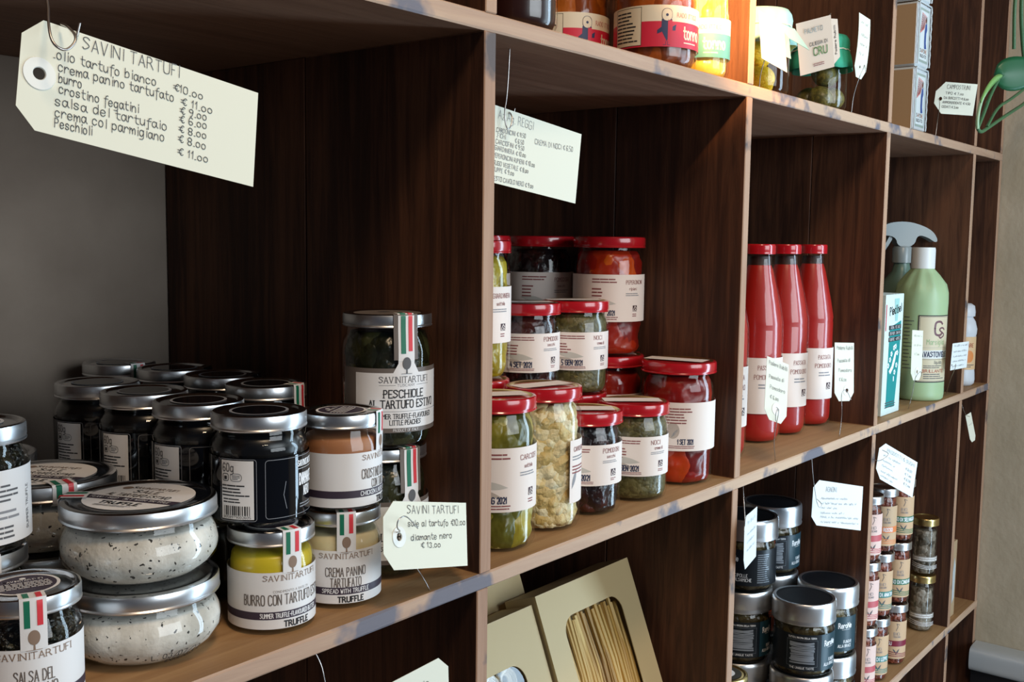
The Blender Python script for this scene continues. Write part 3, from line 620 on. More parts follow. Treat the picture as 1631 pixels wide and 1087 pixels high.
farm('small', .2545, .062, 0, .50, .035, .080, 'POMODORI', '2 SET 2021', DTOM, 'dark dried tomato jar with red lid, third in the front row', (.004, 90), 'secchi')
farm('small', .345, .055, 0, .52, .031, .077, 'NOCI', '8 GEN 2021', NUT, 'olive brown walnut cream jar on the shelf, fourth in the front row', None, 'crema di')
farm('pepper', .452, .057, 0, .02, .045, .105, 'x', '1 SET 2021', PEPR, 'wide red pepper jar beside the right divider, plant drawing on its label', (.004, 60), back=True)
farm('tall', .160, .148, 0, .5, .041, .101, 'GIARDINIERA', None, OILV, 'tall yellow oil jar under the pickled vegetable jar by the left divider', (.004, 70))
farm('tall', .160, .148, .1502, .52, .041, .101, 'GIARDINIERA', None, GIAR, 'tall pickled vegetable jar on the upper layer by the left divider', (.004, 70))
farm('small', .270, .160, 0, .5, .035, .080, 'POMODORI', None, DTOM, 'dark dried tomato jar in the bottom layer behind the cauliflower jar', (.004, 90), 'secchi')
farm('small', .268, .160, .1142, .55, .035, .080, 'POMODORI', '4 SET 2021', DTOM, 'dark dried tomato jar on the upper layer, left of the walnut cream', (.004, 90), 'secchi')
farm('small', .355, .150, 0, .5, .031, .077, 'NOCI', None, NUT, 'walnut cream jar in the bottom layer behind the front row', None, 'crema di')
farm('small', .353, .148, .1142, .58, .031, .077, 'NOCI', '5 GEN 2021', NUT, 'olive brown walnut cream jar on the upper layer in front of the peppers', None, 'crema di')
farm('pepper', .447, .160, 0, .5, .045, .105, 'PEPERONCINI', None, PEPR, 'red pepper jar in the bottom layer behind the wide front one', (.004, 60), 'ripieni')
farm('pepper', .447, .162, .1532, .50, .045, .105, 'PEPERONCINI', '3 SET 2021', PEPR, 'bright red and orange pepper jar topping the stack by the right divider', (.004, 60), 'ripieni')
farm('pepper', .440, .270, 0, .5, .045, .105, 'PEPERONCINI', None, PEPR, 'shadowed pepper jar at the bottom in the middle of the compartment back', (.004, 60), 'ripieni')
farm('pepper', .440, .270, .1532, .45, .045, .105, 'POMODORI', None, DTOM, 'shadowed dark jar with red lid on top behind the upper pepper jar', (.004, 60), 'secchi')
farm('pepper', .320, .285, 0, .5, .045, .105, 'PEPERONCINI', None, PEPR, 'shadowed pepper jar at the bottom behind the dried tomato stack', (.004, 60), 'ripieni')
farm('pepper', .320, .285, .1532, .45, .045, .105, 'POMODORI', None, DTOM, 'shadowed dark jar with red lid on top behind the pickled vegetable jar', (.004, 60), 'secchi')

# ------------------------------------------------------------------ tomato bottles
PASS = mat('tomato_sauce', '#a8170f', .4); PASSD = mat('dried_sauce_film', '#2a100c', .5)
def passata(x, y, s, label):
    g = [(0, .0008), (.030, .0008), (.034, .002), (.0378, .010), (.0385, .018), (.0385, .168), (.0378, .172), (.0385, .177), (.0375, .184), (.034, .204), (.028, .232), (.0225, .256), (.0195, .274), (.0192, .282), (.0208, .284), (.0200, .287), (.0195, .292)]
    r = empty('tomato_bottle', (x, y, 0), label, 'bottle', 'tomato passata bottles', facing(x, y, s))
    if 'pas' in JK:
        for o in JK['pas']:
            c = o.copy(); COL.objects.link(c); c.parent = r
    else:
        P = []
        mb = MB(); lathe(mb, g, GLASS, 48); P.append(mb.build('glass_body', r, 1.2))
        mb = MB(); pr = [(max(0, q-.002), z+.002) for q, z in g if z < .262]; lathe(mb, pr+[(.0175, .266), (.017, .267), (.0165, .280), (0, .280)], PASS, 40, mats=[PASS]*(len(pr)-1)+[PASS, PASS, PASSD, PASSD]); P.append(mb.build('contents', r, 1.2))
        mb = MB(); lathe(mb, lidprof(.0228, .2835, .2985), REDLID, 40, mats=[REDLID]*8+[GOLD]*2+[REDLID]*2); P.append(mb.build('lid', r, .7))
        a = Art(); a.rect(-.105, .046, .105, .130, PINKP, 0); a.text('PASSATA', -.001, .112, .0066, INKR, wfit=.026, wd=.0006, serif=True); a.text('POMODORO', -.006, .098, .0066, INKR, wfit=.034, wd=.0006, serif=True)
        a.fine(.001, .083, .026, .092, 2, INKL, rag=.1); a.emblem(.016, .062, .011, mat('woodcut_maroon', '#3d2128', .6)); a.fine(-.045, .050, -.018, .058, 2, INKR); a.fine(-.045, .07, -.03, .12, 7, INKR, rag=.5); a.leaf(-.040, .075, .022, .3, INKL)
        mb = MB(); a.emit(mb, cyl(.0385)); P.append(mb.build('label', r, 0)); JK['pas'] = P
passata(.618, .085, .40, 'tomato passata bottle half hidden by the divider at left')
passata(.763, .099, .10, 'tomato passata bottle behind the left hanging tag')
passata(.853, .097, .48, 'middle tomato passata bottle of the visible three')
passata(.960, .098, .42, 'rightmost tomato passata bottle next to the right hanging tag')

# ------------------------------------------------------------------ detergents
TEAL = mat('box_teal', '#0d8c8c', .45); BOXW = mat('box_pale', '#d5e8e6', .45); BOXR = mat('box_red', '#d2555c', .5)
r = empty('foot_cream_box', (1.150, .045, 0), 'narrow white and teal foot cream carton beside the green detergent bottle', 'box')
mb = MB(); box(mb, -.046, .046, -.022, .022, .0006, .213, BOXW, bev=.0008); mb.build('carton', r, 0)
a = Art(); a.rect(-.0445, .150, -.0405, .196, BOXR, 1); a.poly([(-.002, .205), (.022, .205), (.016, .165), (.004, .165)], mat('box_aqua', '#9ccfca', .45), 1)
a.poly([(-.026, .015), (-.022, .155), (.036, .165), (.034, .105), (.018, .012), (.004, .012)], TEAL, 1)
a.text('Piedibel', -.024, .176, .014, INK, wfit=.062, ang=.10, wd=.0018)
for y, t in ((.152, 'CREMA SPECIALE'), (.1415, 'PER PIEDI STANCHI'), (.131, 'RINFRESCANTE')): a.rect(-.026, y-.001, .036, y+.0065, INK, 2); a.text(t, .005, y+.0005, .0045, WHITE, al='c', wfit=.052, L=3)
a.poly([(-.018, .078), (-.005, .086), (.010, .110), (.018, .112), (.014, .098), (.004, .082), (-.010, .072)], WHITE, 2)
for x, y in ((-.014, .098), (.012, .120), (.022, .108), (.020, .086), (.012, .074), (-.008, .108), (.004, .118), (-.022, .088)):
    for k in range(5): a.ell(x+.0032*cos(k*1.257), y+.0032*sin(k*1.257), .002, .002, WHITE, 2, 8)
a.rect(.006, .058, .010, .067, WHITE, 2); a.fine(-.03, .012, .030, .024, 3, INKG)
mb = MB(); a.emit(mb, lambda u, v, o: (u, -.022-o, v)); mb.build('printed_front', r, 0)
DETG = mat('detergent_green', '#a3bd92', .42, sss=.1); CAPW = mat('cap_white', '#dfe3e2', .4)
LB = mat('label_beige', '#cfc4a6', .5)
r = empty('detergent_bottle', (1.381, .050, 0), 'pale green dishwasher detergent bottle with white cap and beige label', 'bottle', None, facing(1.381, .05, .50))
mb = MB(); g = [(0, .0005), (.044, .0005), (.048, .004), (.049, .012), (.049, .172), (.0495, .190), (.049, .208), (.044, .224), (.030, .243), (.021, .254), (.0205, .258)]
lathe(mb, g, DETG, 48, fn=lambda q, z, a_, k: (q*(1+(.05*cos(10*a_) if .21 < z < .25 else 0)), z)); mb.build('bottle_body', r, .9)
mb = MB(); lathe(mb, [(.0205, .2535), (.0222, .254), (.0222, .290), (.0212, .2945), (0, .2945)], CAPW, 40, fn=lambda q, z, a_, k: (q*(1+.008*cos(36*a_)), z)); mb.build('cap', r, .8)
a = Art(); a.rect(-.029, .037, .045, .166, INK, 0); a.rect(-.027, .039, .043, .164, LB, 1)
a.text('C', .003, .128, .026, mat('print_wine', '#6e4a52', .5), wd=.004); a.text('S', .013, .122, .020, mat('print_wine', '#6e4a52', .5), wd=.003); a.text('Marsiglia', -.012, .110, .010, mat('print_sage', '#8fae7c', .5), wfit=.040, wd=.001); a.line([(-.020, .104), (.036, .104)], .0004, INKL)
a.rect(-.028, .083, .043, .099, mat('label_pale', '#d9dcd8', .5), 2); a.text('LAVASTOVIGLIE', -.0265, .0865, .0095, INKB, wfit=.066, wd=.0017, L=3); a.line([(-.028, .0815), (.043, .0815)], .0006, INKB)
a.text('liquido', .004, .073, .006, INKG, wfit=.02); a.fine(-.016, .064, .030, .071, 2, INKG); a.text('BRILLANTE', -.018, .0565, .0055, mat('ink_rust', '#a0442c', .6), wfit=.048, wd=.001); a.fine(-.015, .043, .034, .055, 3, INKG)
a.frame(-.0255, .0405, .0415, .1625, .0005, INKG, 2); a.fine(-.055, .06, -.036, .165, 15, INKG, rag=.6, wd=.0012)
mb = MB(); a.emit(mb, cyl(.0492)); mb.build('label', r, 0)
# trigger spray bottle behind
SPRAY = glass('clear_plastic', '#c9d2d0'); PLAS = mat('frosted_plastic', '#8b9494', .3)
r = empty('spray_bottle', (1.452, .114, 0), 'spray bottle with frosted trigger head behind the green detergent bottle', 'bottle', None, -.9)
mb = MB(); lathe(mb, [(0, .0005), (.036, .0005), (.040, .006), (.040, .20), (.034, .226), (.018, .246), (.015, .262), (.015, .27)], mat('spray_body_green', '#5d7568', .35), 40); mb.build('bottle_body', r, .9)
mb = MB(); lathe(mb, [(.016, .262), (.019, .263), (.019, .292), (.016, .296), (0, .296)], PLAS, 32); mb.build('collar', r, .8)
mb = MB(); prism(mb, smoothpts([(-.052, .318), (-.050, .334), (-.030, .344), (.004, .346), (.034, .338), (.056, .326), (.066, .308), (.060, .304), (.046, .314), (.024, .320), (.018, .296), (-.014, .294), (-.020, .316), (-.052, .318)], 2)[:-1], -.014, .014, PLAS); mb.build('spray_head', r, .6)
mb = MB(); prism(mb, smoothpts([(-.030, .316), (-.038, .300), (-.050, .276), (-.046, .274), (-.032, .296), (-.022, .314), (-.030, .316)], 1)[:-1], -.008, .008, PLAS); mb.build('trigger', r, .6)
# small flat green bottle behind the carton
r = empty('lotion_bottle', (1.247, .062, 0), 'small translucent green flask with cream cap between carton and detergent bottle', 'bottle')
mb = MB(); lathe(mb, [(0, .0005), (.019, .0005), (.021, .003), (.0205, .055), (.018, .080), (.012, .090), (.010, .096)], mat('flask_green', '#86a892', .2, sss=.1), 28, fn=lambda q, z, a_, k: (q*(.72+.28*abs(cos(a_))), z)); mb.build('flask', r, .9)
mb = MB(); lathe(mb, [(.010, .093), (.013, .094), (.013, .110), (.011, .112), (0, .112)], mat('cap_cream', '#d8d2c4', .4), 24); mb.build('cap', r, .8)
# white bottle in the end bay
r = empty('cleaner_bottle', (1.642, .040, 0), 'white bottle with orange label in the narrow end compartment', 'bottle', None, facing(1.642, .04, .4))
WB = mat('bottle_white', '#cfd6de', .4)
mb = MB(); lathe(mb, [(0, .0005), (.022, .0005), (.027, .006), (.028, .014), (.027, .03), (.0265, .034), (.0265, .108), (.0275, .112), (.028, .122), (.024, .138), (.019, .146), (.0185, .150)], WB, 36); mb.build('bottle_body', r, .9)
mb = MB(); lathe(mb, [(.018, .148), (.0225, .149), (.023, .158), (.021, .171), (.014, .176), (0, .177)], WB, 32); mb.build('cap', r, .8)
a = Art(); a.rect(-.05, .036, .05, .106, mat('label_orange_beige', '#d9b98f', .5), 0); a.text('SOLARE', .0, .084, .008, mat('ink_rust', '#a0442c', .6), al='c', wfit=.03); a.ell(.004, .064, .012, .013, mat('label_orange', '#d88a4a', .5), 1); a.fine(-.02, .04, .02, .048, 2, INKG); mb = MB(); a.emit(mb, cyl(.0268)); mb.build('label', r, 0)

# ------------------------------------------------------------------ upper shelf
U = .4958
JAM = mat('dark_jam', '#2a0f0a', .3); TUN = chunks('tuna_in_oil', [(.2, '#5a2408'), (.5, '#9c4a12'), (.8, '#c87428')], 40, .6, .3, .5); TUY = chunks('pale_tuna_in_oil', [(.2, '#c08a20'), (.5, '#e2bb4a'), (.8, '#f2dc92')], 40, .7, .3, .6)
jar('jam', .110, .052, U, 'dark brown jar at the left end of the upper shelf, only its base in view', JAM, 0, None, None, 'preserve_jar', seal=None)
TRED = mat('label_raspberry', '#cf2440', .5); TNAVY = mat('print_navy', '#2a3358', .5); TTEAL = mat('label_seafoam', '#4c8c88', .5); CREAM = mat('label_ivory', '#e4d8bf', .55)
def tuna_art(colm, W, R, small=False):
    a = Art(); v0, v1 = .024, .070; a.rect(-W/2, v0, W/2, v1, CREAM, 0); a.rect(-W/2, v0, W/2, v0+.028, colm, 1)
    x = .010 if not small else -.025
    # fish standing upright
    a.poly([(x, v0+.006), (x+.0065, v0+.020), (x+.006, v0+.030), (x, v0+.034), (x-.006, v0+.030), (x-.0065, v0+.018)], TNAVY, 2); a.poly([(x+.001, v0+.007), (x+.0065, v0+.020), (x+.006, v0+.029), (x+.001, v0+.030)], TRED, 3)
    a.ell(x, v0+.035, .0058, .0068, CREAM, 3, 18); a.ell(x, v0+.035, .0016, .0016, TNAVY, 4, 12); a.frame(x-.0058, v0+.0285, x+.0058, v0+.042, .0004, TNAVY, 4, .005)
    a.poly([(x-.006, v0+.022), (x-.011, v0+.018), (x-.011, v0+.014), (x-.006, v0+.016)], TNAVY, 2); a.poly([(x+.006, v0+.022), (x+.011, v0+.025), (x+.010, v0+.018), (x+.0065, v0+.018)], TNAVY, 2)
    a.line([(x-.001, v0+.006), (x-.001, v0+.002), (x-.004, v0+.002)], .0005, TNAVY); a.line([(x+.001, v0+.006), (x+.001, v0+.002), (x+.004, v0+.002)], .0005, TNAVY)
    a.text('RADO ITTICO', x+.012, v0+.033, .0048, mat('print_rose', '#c98a80', .5), wfit=.032, wd=.0007); a.text('tonno', x+.021, v0+.010, .013, CREAM, wfit=.030, wd=.0020, L=3); a.fine(x+.022, v0+.004, x+.045, v0+.007, 1, CREAM)
    if not small:
        a.rect(-.056, v0+.002, -.019, v1-.002, CREAM, 2); a.frame(-.056, v0+.002, -.019, v1-.002, .0005, INK, 3); a.fine(-.054, v0+.005, -.024, v1-.005, 9, INK, L=3, rag=.3)
    return a
jar('tonno', .352, .165, U, 'shadowed tuna jar on the upper shelf behind the bright red labelled one', TUN, facing(.352, .165, .25), tuna_art(TRED, .22, .049), None, 'preserve_jar', lump=(.003, 70))
jar('tonno', .381, .060, U, 'large orange tuna jar with raspberry red label on the upper shelf', TUN, facing(.386, .060, .05), tuna_art(TRED, .22, .049), None, 'preserve_jar', lump=(.003, 70))
jar('tonnosmall', .458, .0365, U, 'yellow tuna jar with pale teal label on the upper shelf beside the lamplit divider', TUY, facing(.458, .0365, .05), tuna_art(TTEAL, .13, .0295, True), None, 'preserve_jar', lump=(.003, 70))
# lemon and olive jars with cloth covers
CLOTH = mat('mint_cloth', '#a9d6c8', .8); CLOTHG = mat('green_cloth', '#2f9a78', .8); STRING = mat('pale_string', '#e6e0c8', .8)
def cloth_cover(root, ma, h, R, seed, flaps=None):
    mb = MB(); rnd = random.Random(seed); ph = [rnd.uniform(0, 6) for _ in range(3)]
    def fn(q, z, a, k):
        t = max(0, (h-z)/.05); wv = (.5*sin(9*a+ph[0])+.3*sin(14*a+ph[1])+.3*sin(5*a+ph[2])); pin = .0012 if abs(z-(h-.019)) < .002 else .0028
        return (q*(1+.0)+wv*pin*min(1, t*2.2), z+(.006*sin(4*a+ph[2])*max(0, t-.55)))
    pr = [(0, h+.003), (R*.7, h+.003), (R*.95, h+.0022), (R*1.03, h-.003), (R*1.05, h-.011), (R*1.03, h-.019), (R*1.09, h-.027), (R*1.14, h-.036), (R*1.17, h-.046)]
    lathe(mb, pr[::-1], ma, 96, fn)
    o = mb.build('cloth_cover', root, 1.2); sm = o.modifiers.new('thickness', 'SOLIDIFY'); sm.thickness = .0006; sm.offset = 1
    mb = MB(); pts = [(R*1.06*cos(2*pi*i/40), R*1.06*sin(2*pi*i/40), h-.019+.0006*sin(3*i)) for i in range(41)]; tube(mb, pts, .0008, STRING, 6); mb.build('string', root, 1.)
r1 = jar('lemonjar', .640, .054, U, 'jar of yellow lemons with pale mint cloth cover beside the lamplit divider', None, 0, None, None, 'lemon_jar'); cloth_cover(r1, CLOTH, .113, .0405, 2)
r2 = jar('lemonjar', .858, .057, U, 'jar of dark green fruit with green cloth cover next to the beige booklet tag', None, 0, None, None, 'fruit_jar'); cloth_cover(r2, CLOTHG, .113, .0405, 9)
# cloth corner hanging down on the lemon jar
mb = MB(); c0 = Vector((.0405*cos(facing(.64, .054, .75)), .0405*sin(facing(.64, .054, .75)), .092)); t0 = Vector((-sin(facing(.64, .054, .6)), cos(facing(.64, .054, .6)), 0)); n0 = Vector((cos(facing(.64, .054, .5)), sin(facing(.64, .054, .5)), 0))
V = [c0+t0*-.012+n0*.004, c0+t0*.016+n0*.005+Vector((0, 0, -.004)), c0+t0*.034+n0*.016+Vector((0, 0, -.032)), c0+t0*.004+n0*.010+Vector((0, 0, -.018)), c0+t0*-.002+n0*.006+Vector((0, 0, -.040)), c0+t0*.010+n0*.008+Vector((0, 0, -.044))]
mb.add(V, [(0, 1, 2, 3), (0, 3, 4), (3, 5, 4)], CLOTH); o = mb.build('cloth_corner', r1, 0); sm = o.modifiers.new('thickness', 'SOLIDIFY'); sm.thickness = .0006
def fruit(name, x, y, z, r, ma, label, cat, rot, group, lemon=True):
    mb = MB(); n = 14; pr = []
    for i in range(n+1):
        t = pi*i/n; rr = r*sin(t); zz = -r*1.14*cos(t)
        if lemon and i in (0, n): zz *= 1.08
        pr.append((0 if i in (0, n) else rr, zz))
    lathe(mb, pr, ma, 28); o = mb.build(name, None, 1.5); o.location = (x, y, z); o.rotation_euler = rot
    o['label'] = label; o['category'] = cat; o['group'] = group; return o
LEM = chunks('lemon_peel', [(.2, '#e0b018'), (.5, '#f2c824'), (.8, '#fbdc48')], 500, .15, .35); OLV = chunks('green_fruit_skin', [(.2, '#4e4a22'), (.5, '#635c2e'), (.8, '#7d7338')], 300, .1, .35)
for dx, dy, z, lb in ((-.017, -.012, .024, 'whole lemon low in the cloth-covered lemon jar, front'), (.018, .004, .0235, 'whole lemon at the bottom right of the cloth-covered lemon jar'), (-.006, .020, .0262, 'whole lemon at the back of the cloth-covered lemon jar'), (-.017, -.006, .060, 'whole lemon in the upper left of the cloth-covered lemon jar'), (.014, .008, .061, 'whole lemon in the upper right of the cloth-covered lemon jar')):
    fruit('preserved_lemon', .640+dx, .054+dy, U+z, .0178, LEM, lb, 'lemon', (random.uniform(0, 3), random.uniform(0, 3), 0), 'lemons in the cloth-covered jar')
for dx, dy, z, lb in ((-.017, -.010, .023, 'green fruit at the lower left front of the green-covered jar'), (.014, -.014, .024, 'green fruit at the lower right front of the green-covered jar'), (.004, .019, .0245, 'green fruit at the back bottom of the green-covered jar'), (-.012, -.011, .0605, 'green fruit in the upper left of the green-covered jar'), (.018, -.002, .0615, 'green fruit in the upper right of the green-covered jar')):
    fruit('preserved_fruit', .858+dx, .057+dy, U+z, .0176, OLV, lb, 'fruit', (random.uniform(0, 3), random.uniform(0, 3), 0), 'green fruit in the cloth-covered jar', False)
# wrapped soap blocks
TAN = mat('soap_tan', '#b79a78', .35, coat=.3); FILM = mat('wrap_film', '#cfd8dc', .2, coat=.5)
for k, lb in enumerate(('tan wrapped soap block at the bottom of the stack on the upper shelf', 'tan wrapped soap block second in the stack on the upper shelf', 'tan wrapped soap block third in the stack, cut by the picture top')):
    r = empty('soap_block', (1.190+.003*(k % 2), .041, U+.1105*k), lb, 'soap', 'wrapped soap stack')
    mb = MB(); box(mb, -.033, .033, -.031, .031, .0004, .1095, TAN, front=FILM, bev=.004); mb.build('block', r, 0)
    mb = MB(); a = Art(); a.rect(-.026, .009, .024, .100, mat('label_sage', '#93a198', .5), 0); a.rect(-.0225, .013, .0205, .096, mat('label_milk', '#cdd4d4', .5), 1)
    RR = mat('print_coral', '#cf6a66', .5); BB = mat('print_blue', '#34508c', .5)
    for q in range(5): a.line([(-.020+q*.004, .058+q*.002), (-.013+q*.0055, .092-q*.001)], .0028, RR)
    a.poly([(.004, .074), (.012, .078), (.014, .066), (.010, .060), (.010, .044), (.014, .034), (.002, .033), (.000, .046), (.001, .062)], BB, 3); a.ell(.009, .082, .003, .006, mat('print_brown', '#5c4034', .5), 3)
    a.text('SAPONE', -.001, .0255, .0060, mat('print_ochre', '#b0642e', .5), al='c', wfit=.036, wd=.001); a.text('BUCATO', -.001, .0175, .0048, INKG, al='c', wfit=.032, wd=.001)
    a.emit(mb, lambda u, v, o: (u, -.031-o, v)); mb.build('label', r, 0)
    mb = MB()
    for q in range(7):   # crinkled film ridge round the front face
        z0 = .004+q*.0148; tube(mb, [(.0320, -.032, z0), (.0328, -.0325, z0+.007), (.0320, -.032, z0+.0145)], .0012, FILM, 6); tube(mb, [(-.0320, -.032, z0), (-.0326, -.0325, z0+.007), (-.0320, -.032, z0+.0145)], .0012, FILM, 6)
    tube(mb, [(-.031, -.032, .1085), (0, -.0335, .1075), (.031, -.032, .1085)], .0014, FILM, 6); mb.build('film_edge', r, 1.)

# ------------------------------------------------------------------ lower row: pasta boxes
KRAFT = mat('pasta_carton', '#bfa97c', .6); PASTA = chunks('pasta_strands', [(.2, '#9a6f2e'), (.5, '#c69a4a'), (.8, '#dcb86c')], 60, .5, .5, .06); WIND = glass('window_film', '#f6f6f4')
NEST = chunks('pale_pasta_nests', [(.2, '#b9a482'), (.5, '#d9cdb8'), (.8, '#ece6da')], 90, .8, .5, .3)
def pasta_box(x0, x1, ytop, ztop, L, dep, label, win, food, scr=None):
    lean = math.atan(.38); r = empty('pasta_box', (x0, ytop, ztop), label, 'box', 'pasta boxes'); r.rotation_euler = (-lean, 0, 0); r.rotation_euler.x = -lean*1.0
    W = x1-x0; mb = MB(); t = .0012
    wx0, wx1, wz0, wz1 = win
    # front panel with window (strip columns), sides, back
    outer = [(0, -L), (W, -L), (W, 0), (0, 0)]; rr = .022; hole = []
    for cx, cz, a0 in ((wx1-rr, wz1-rr, 0), (wx0+rr, wz1-rr, 90), (wx0+rr*.3, wz0+rr*.3, 180), (wx1-rr*.3, wz0+rr*.3, 270)):
        q = rr if a0 < 180 else rr*.3
        for k in range(7): tt = math.radians(a0+k*15); hole.append((cx+q*cos(tt), cz+q*sin(tt)))
    pts = outer+hole; tri = tessellate_polygon([[Vector((p[0], p[1], 0)) for p in outer], [Vector((p[0], p[1], 0)) for p in hole]])
    mb.add([(p[0], 0, p[1]) for p in pts], [tuple(f) for f in tri], KRAFT); mb.add([(p[0], t, p[1]) for p in pts], [tuple(f) for f in tri], KRAFT)
    n = len(hole); mb.add([(p[0], 0, p[1]) for p in hole]+[(p[0], t, p[1]) for p in hole], [(i, (i+1) % n, n+(i+1) % n, n+i) for i in range(n)], KRAFT)
    mb.add([(0, 0, -L), (W, 0, -L), (W, 0, 0), (0, 0, 0), (0, dep, -L), (W, dep, -L), (W, dep, 0), (0, dep, 0)], [(4, 7, 6, 5), (0, 4, 5, 1), (3, 2, 6, 7), (0, 3, 7, 4), (1, 5, 6, 2)], KRAFT)
    mb.build('carton', r, 0)
    mb = MB(); mb.add([(wx0-.003, .0024, wz0-.003), (wx1+.003, .0024, wz0-.003), (wx1+.003, .0024, wz1+.003), (wx0-.003, .0024, wz1+.003)], [(0, 1, 2, 3)], WIND); mb.build('window_film', r, 0)
    mb = MB(); rnd = random.Random(int(x0*1000))
    if food is PASTA:
        x = wx0-.004
        while x < wx1+.004:
            q = rnd.uniform(.0022, .0040); sl = rnd.uniform(-.006, .006); top = wz1+rnd.uniform(-.012, .004); tube(mb, [(x, .008+rnd.uniform(0, .006), wz0-.01), (x+sl*.3, .009, (wz0+wz1)/2), (x+sl, .010+rnd.uniform(0, .004), top)], q, PASTA, 6); x += q*1.9
    else:
        for i in range(4):
            for j in range(6):
                cx = wx0+.012+i*.030; cz = wz1-.016-j*.034
                for k in range(4): tube(mb, [(cx+(.013-.002*k)*cos(u*.5+k), .012+.002*k, cz+(.014-.002*k)*sin(u*.5+k)) for u in range(14)], .0016, NEST, 5)
    mb.build('pasta', r, 1.)
    mb = MB(); mb.add([(t, dep*.55, -L+t), (W-t, dep*.55, -L+t), (W-t, dep*.55, -t), (t, dep*.55, -t)], [(0, 1, 2, 3)], KRAFT); mb.build('inner_tray', r, 0)
    if scr: mb = MB(); a = Art(); a.text(scr, W*.62, wz0-.020, .014, INK, wfit=.055, wd=.0012); a.emit(mb, lambda u, v, o: (u, -o, v)); mb.build('printed_text', r, 0)
    return r
pasta_box(.272, .478, .143, -.1265, .368, .05, 'beige pasta box with flat yellow ribbon pasta behind its rounded window', (.038, .165, -.185, -.038), PASTA, 'Le Pappardelle')
pasta_box(.066, .268, .145, -.136, .358, .05, 'beige pasta box at left with pale pasta nests behind its window', (.040, .160, -.24, -.055), NEST)
pasta_box(.150, .330, .215, -.120, .375, .05, 'shadowed beige pasta box leaning behind the front two', (.035, .15, -.20, -.05), PASTA)

# ------------------------------------------------------------------ lower row: dark jars with silver lids
DKG = chunks('grilled_mushrooms', [(.2, '#1a140a'), (.5, '#40351c'), (.8, '#6b5c38')], 60, .8, .35); BLK2 = mat('label_blue_black', '#10181f', .35); SCR = mat('scratch_silver', '#8d949c', .4, .3); DTEAL = mat('label_dark_teal', '#1d3a44', .4)
def rer_art(orange=False, l1='FUNGHI', l2='ALLA BRACE'):
    a = Art(); v0, v1 = .012, .070; a.rect(-.060, v0, .072, v1, BLK2, 0); s0 = -.021; rnd = random.Random(4)
    a.rect(.028, v0, .072, v1, DTEAL, 1)
    for i in range(13): y = v0+.013+i*.0026; a.line([(s0+rnd.uniform(0, .003), y+rnd.uniform(-.0008, .0008)), (s0+.02, y+rnd.uniform(-.001, .001)), (s0+.038-rnd.uniform(0, .003), y+rnd.uniform(-.0008, .0008))], rnd.uniform(.0019, .0029), SCR, 2)
    a.frame(s0-.0045, v0+.007, s0+.0425, v1-.009, .0003, SCR, 2); a.text('THE UNIQUE TASTE', s0+.019, v0+.003, .0030, WHITE, al='c', wfit=.038, wd=.0004); a.text("TUTTO L'AROMA DELLA TERRA", s0+.019, v1-.0065, .0026, WHITE, al='c', wfit=.044, wd=.0004)
    a.text('ReroNe', .034, v1-.019, .0085, WHITE, wfit=.026, wd=.0012); a.line([(.040, v1-.0215), (.056, v1-.0215)], .0004, WHITE); a.text(l1, .060, v0+.014, .0046, WHITE, al='r', wfit=.016, wd=.0006); a.text(l2, .060, v0+.007, .0046, WHITE, al='r', wfit=.026, wd=.0006)
    if orange: a.rect(-.020, v0+.012, .002, v1-.008, mat('label_burnt_orange', '#a8482c', .5), 3); a.fine(-.017, v0+.016, -.001, v1-.012, 7, INK, L=4)
    return a
def rer_back():
    a = Art(); v0, v1 = .012, .070; a.rect(-.060, v0, .060, v1, BLK2, 0); a.text('CIPOLLE', -.012, v0+.014, .0050, WHITE, wfit=.022, wd=.0006, al='c'); a.text('BALSAMICHE', -.010, v0+.007, .0050, WHITE, wfit=.030, wd=.0006, al='c'); a.fine(.014, v0+.004, .036, v1-.006, 14, SCR, rag=.3); a.text('ReroNe', -.042, v1-.019, .0085, WHITE, wfit=.026, wd=.0012); return a
def rer(x, y, z, s, label, art):
    jar('rerone', x, y, z, label, DKG, facing(x, y, s), art, 'dark antipasto jars with silver lids', 'antipasto_jar', lump=(.003, 80))
L0, hh = -.489, .1174
rer(.8455, .042, L0, 0, 'dark antipasto jar at the bottom under the front silver-lidded jar', rer_art())
rer(.8455, .042, L0+hh, .05, 'dark antipasto jar at the front with scratched silver square on its label', rer_art())
rer(.946, .043, L0, .1, 'dark antipasto jar at the bottom beside the right divider', rer_art(True))
rer(.946, .043, L0+hh, -.30, 'dark mushroom antipasto jar beside the right divider with teal label panel', rer_art())
rer(.830, .1445, L0, 0, 'dark antipasto jar at the bottom of the left rear stack', rer_art())
rer(.830, .142, L0+hh, .1, 'dark antipasto jar in the middle of the left rear stack', rer_art())
rer(.834, .138, L0+2*hh, .1, 'dark balsamic onion jar topping the left rear stack behind the edge-on tag', rer_back())
rer(.938, .146, L0, 0, 'dark antipasto jar at the bottom of the rear stack', rer_art(True))
rer(.938, .145, L0+hh, .2, 'dark antipasto jar in the middle of the rear stack', rer_art(True))
rer(.938, .143, L0+2*hh, .1, 'dark antipasto jar with orange label patch topping the rear stack', rer_art(True))
gl = Art(); gl.ell(0, 0, .026, .026, mat('lid_dark_ring', '#3a3a34', .4), 0, 30); gl.ell(0, 0, .016, .016, PAPER, 1, 24)
jar('pesto', .676, .092, L0, 'gold lidded jar low at the left divider with round white lid sticker', DKG, 0, None, None, 'preserve_jar', lidart=gl)

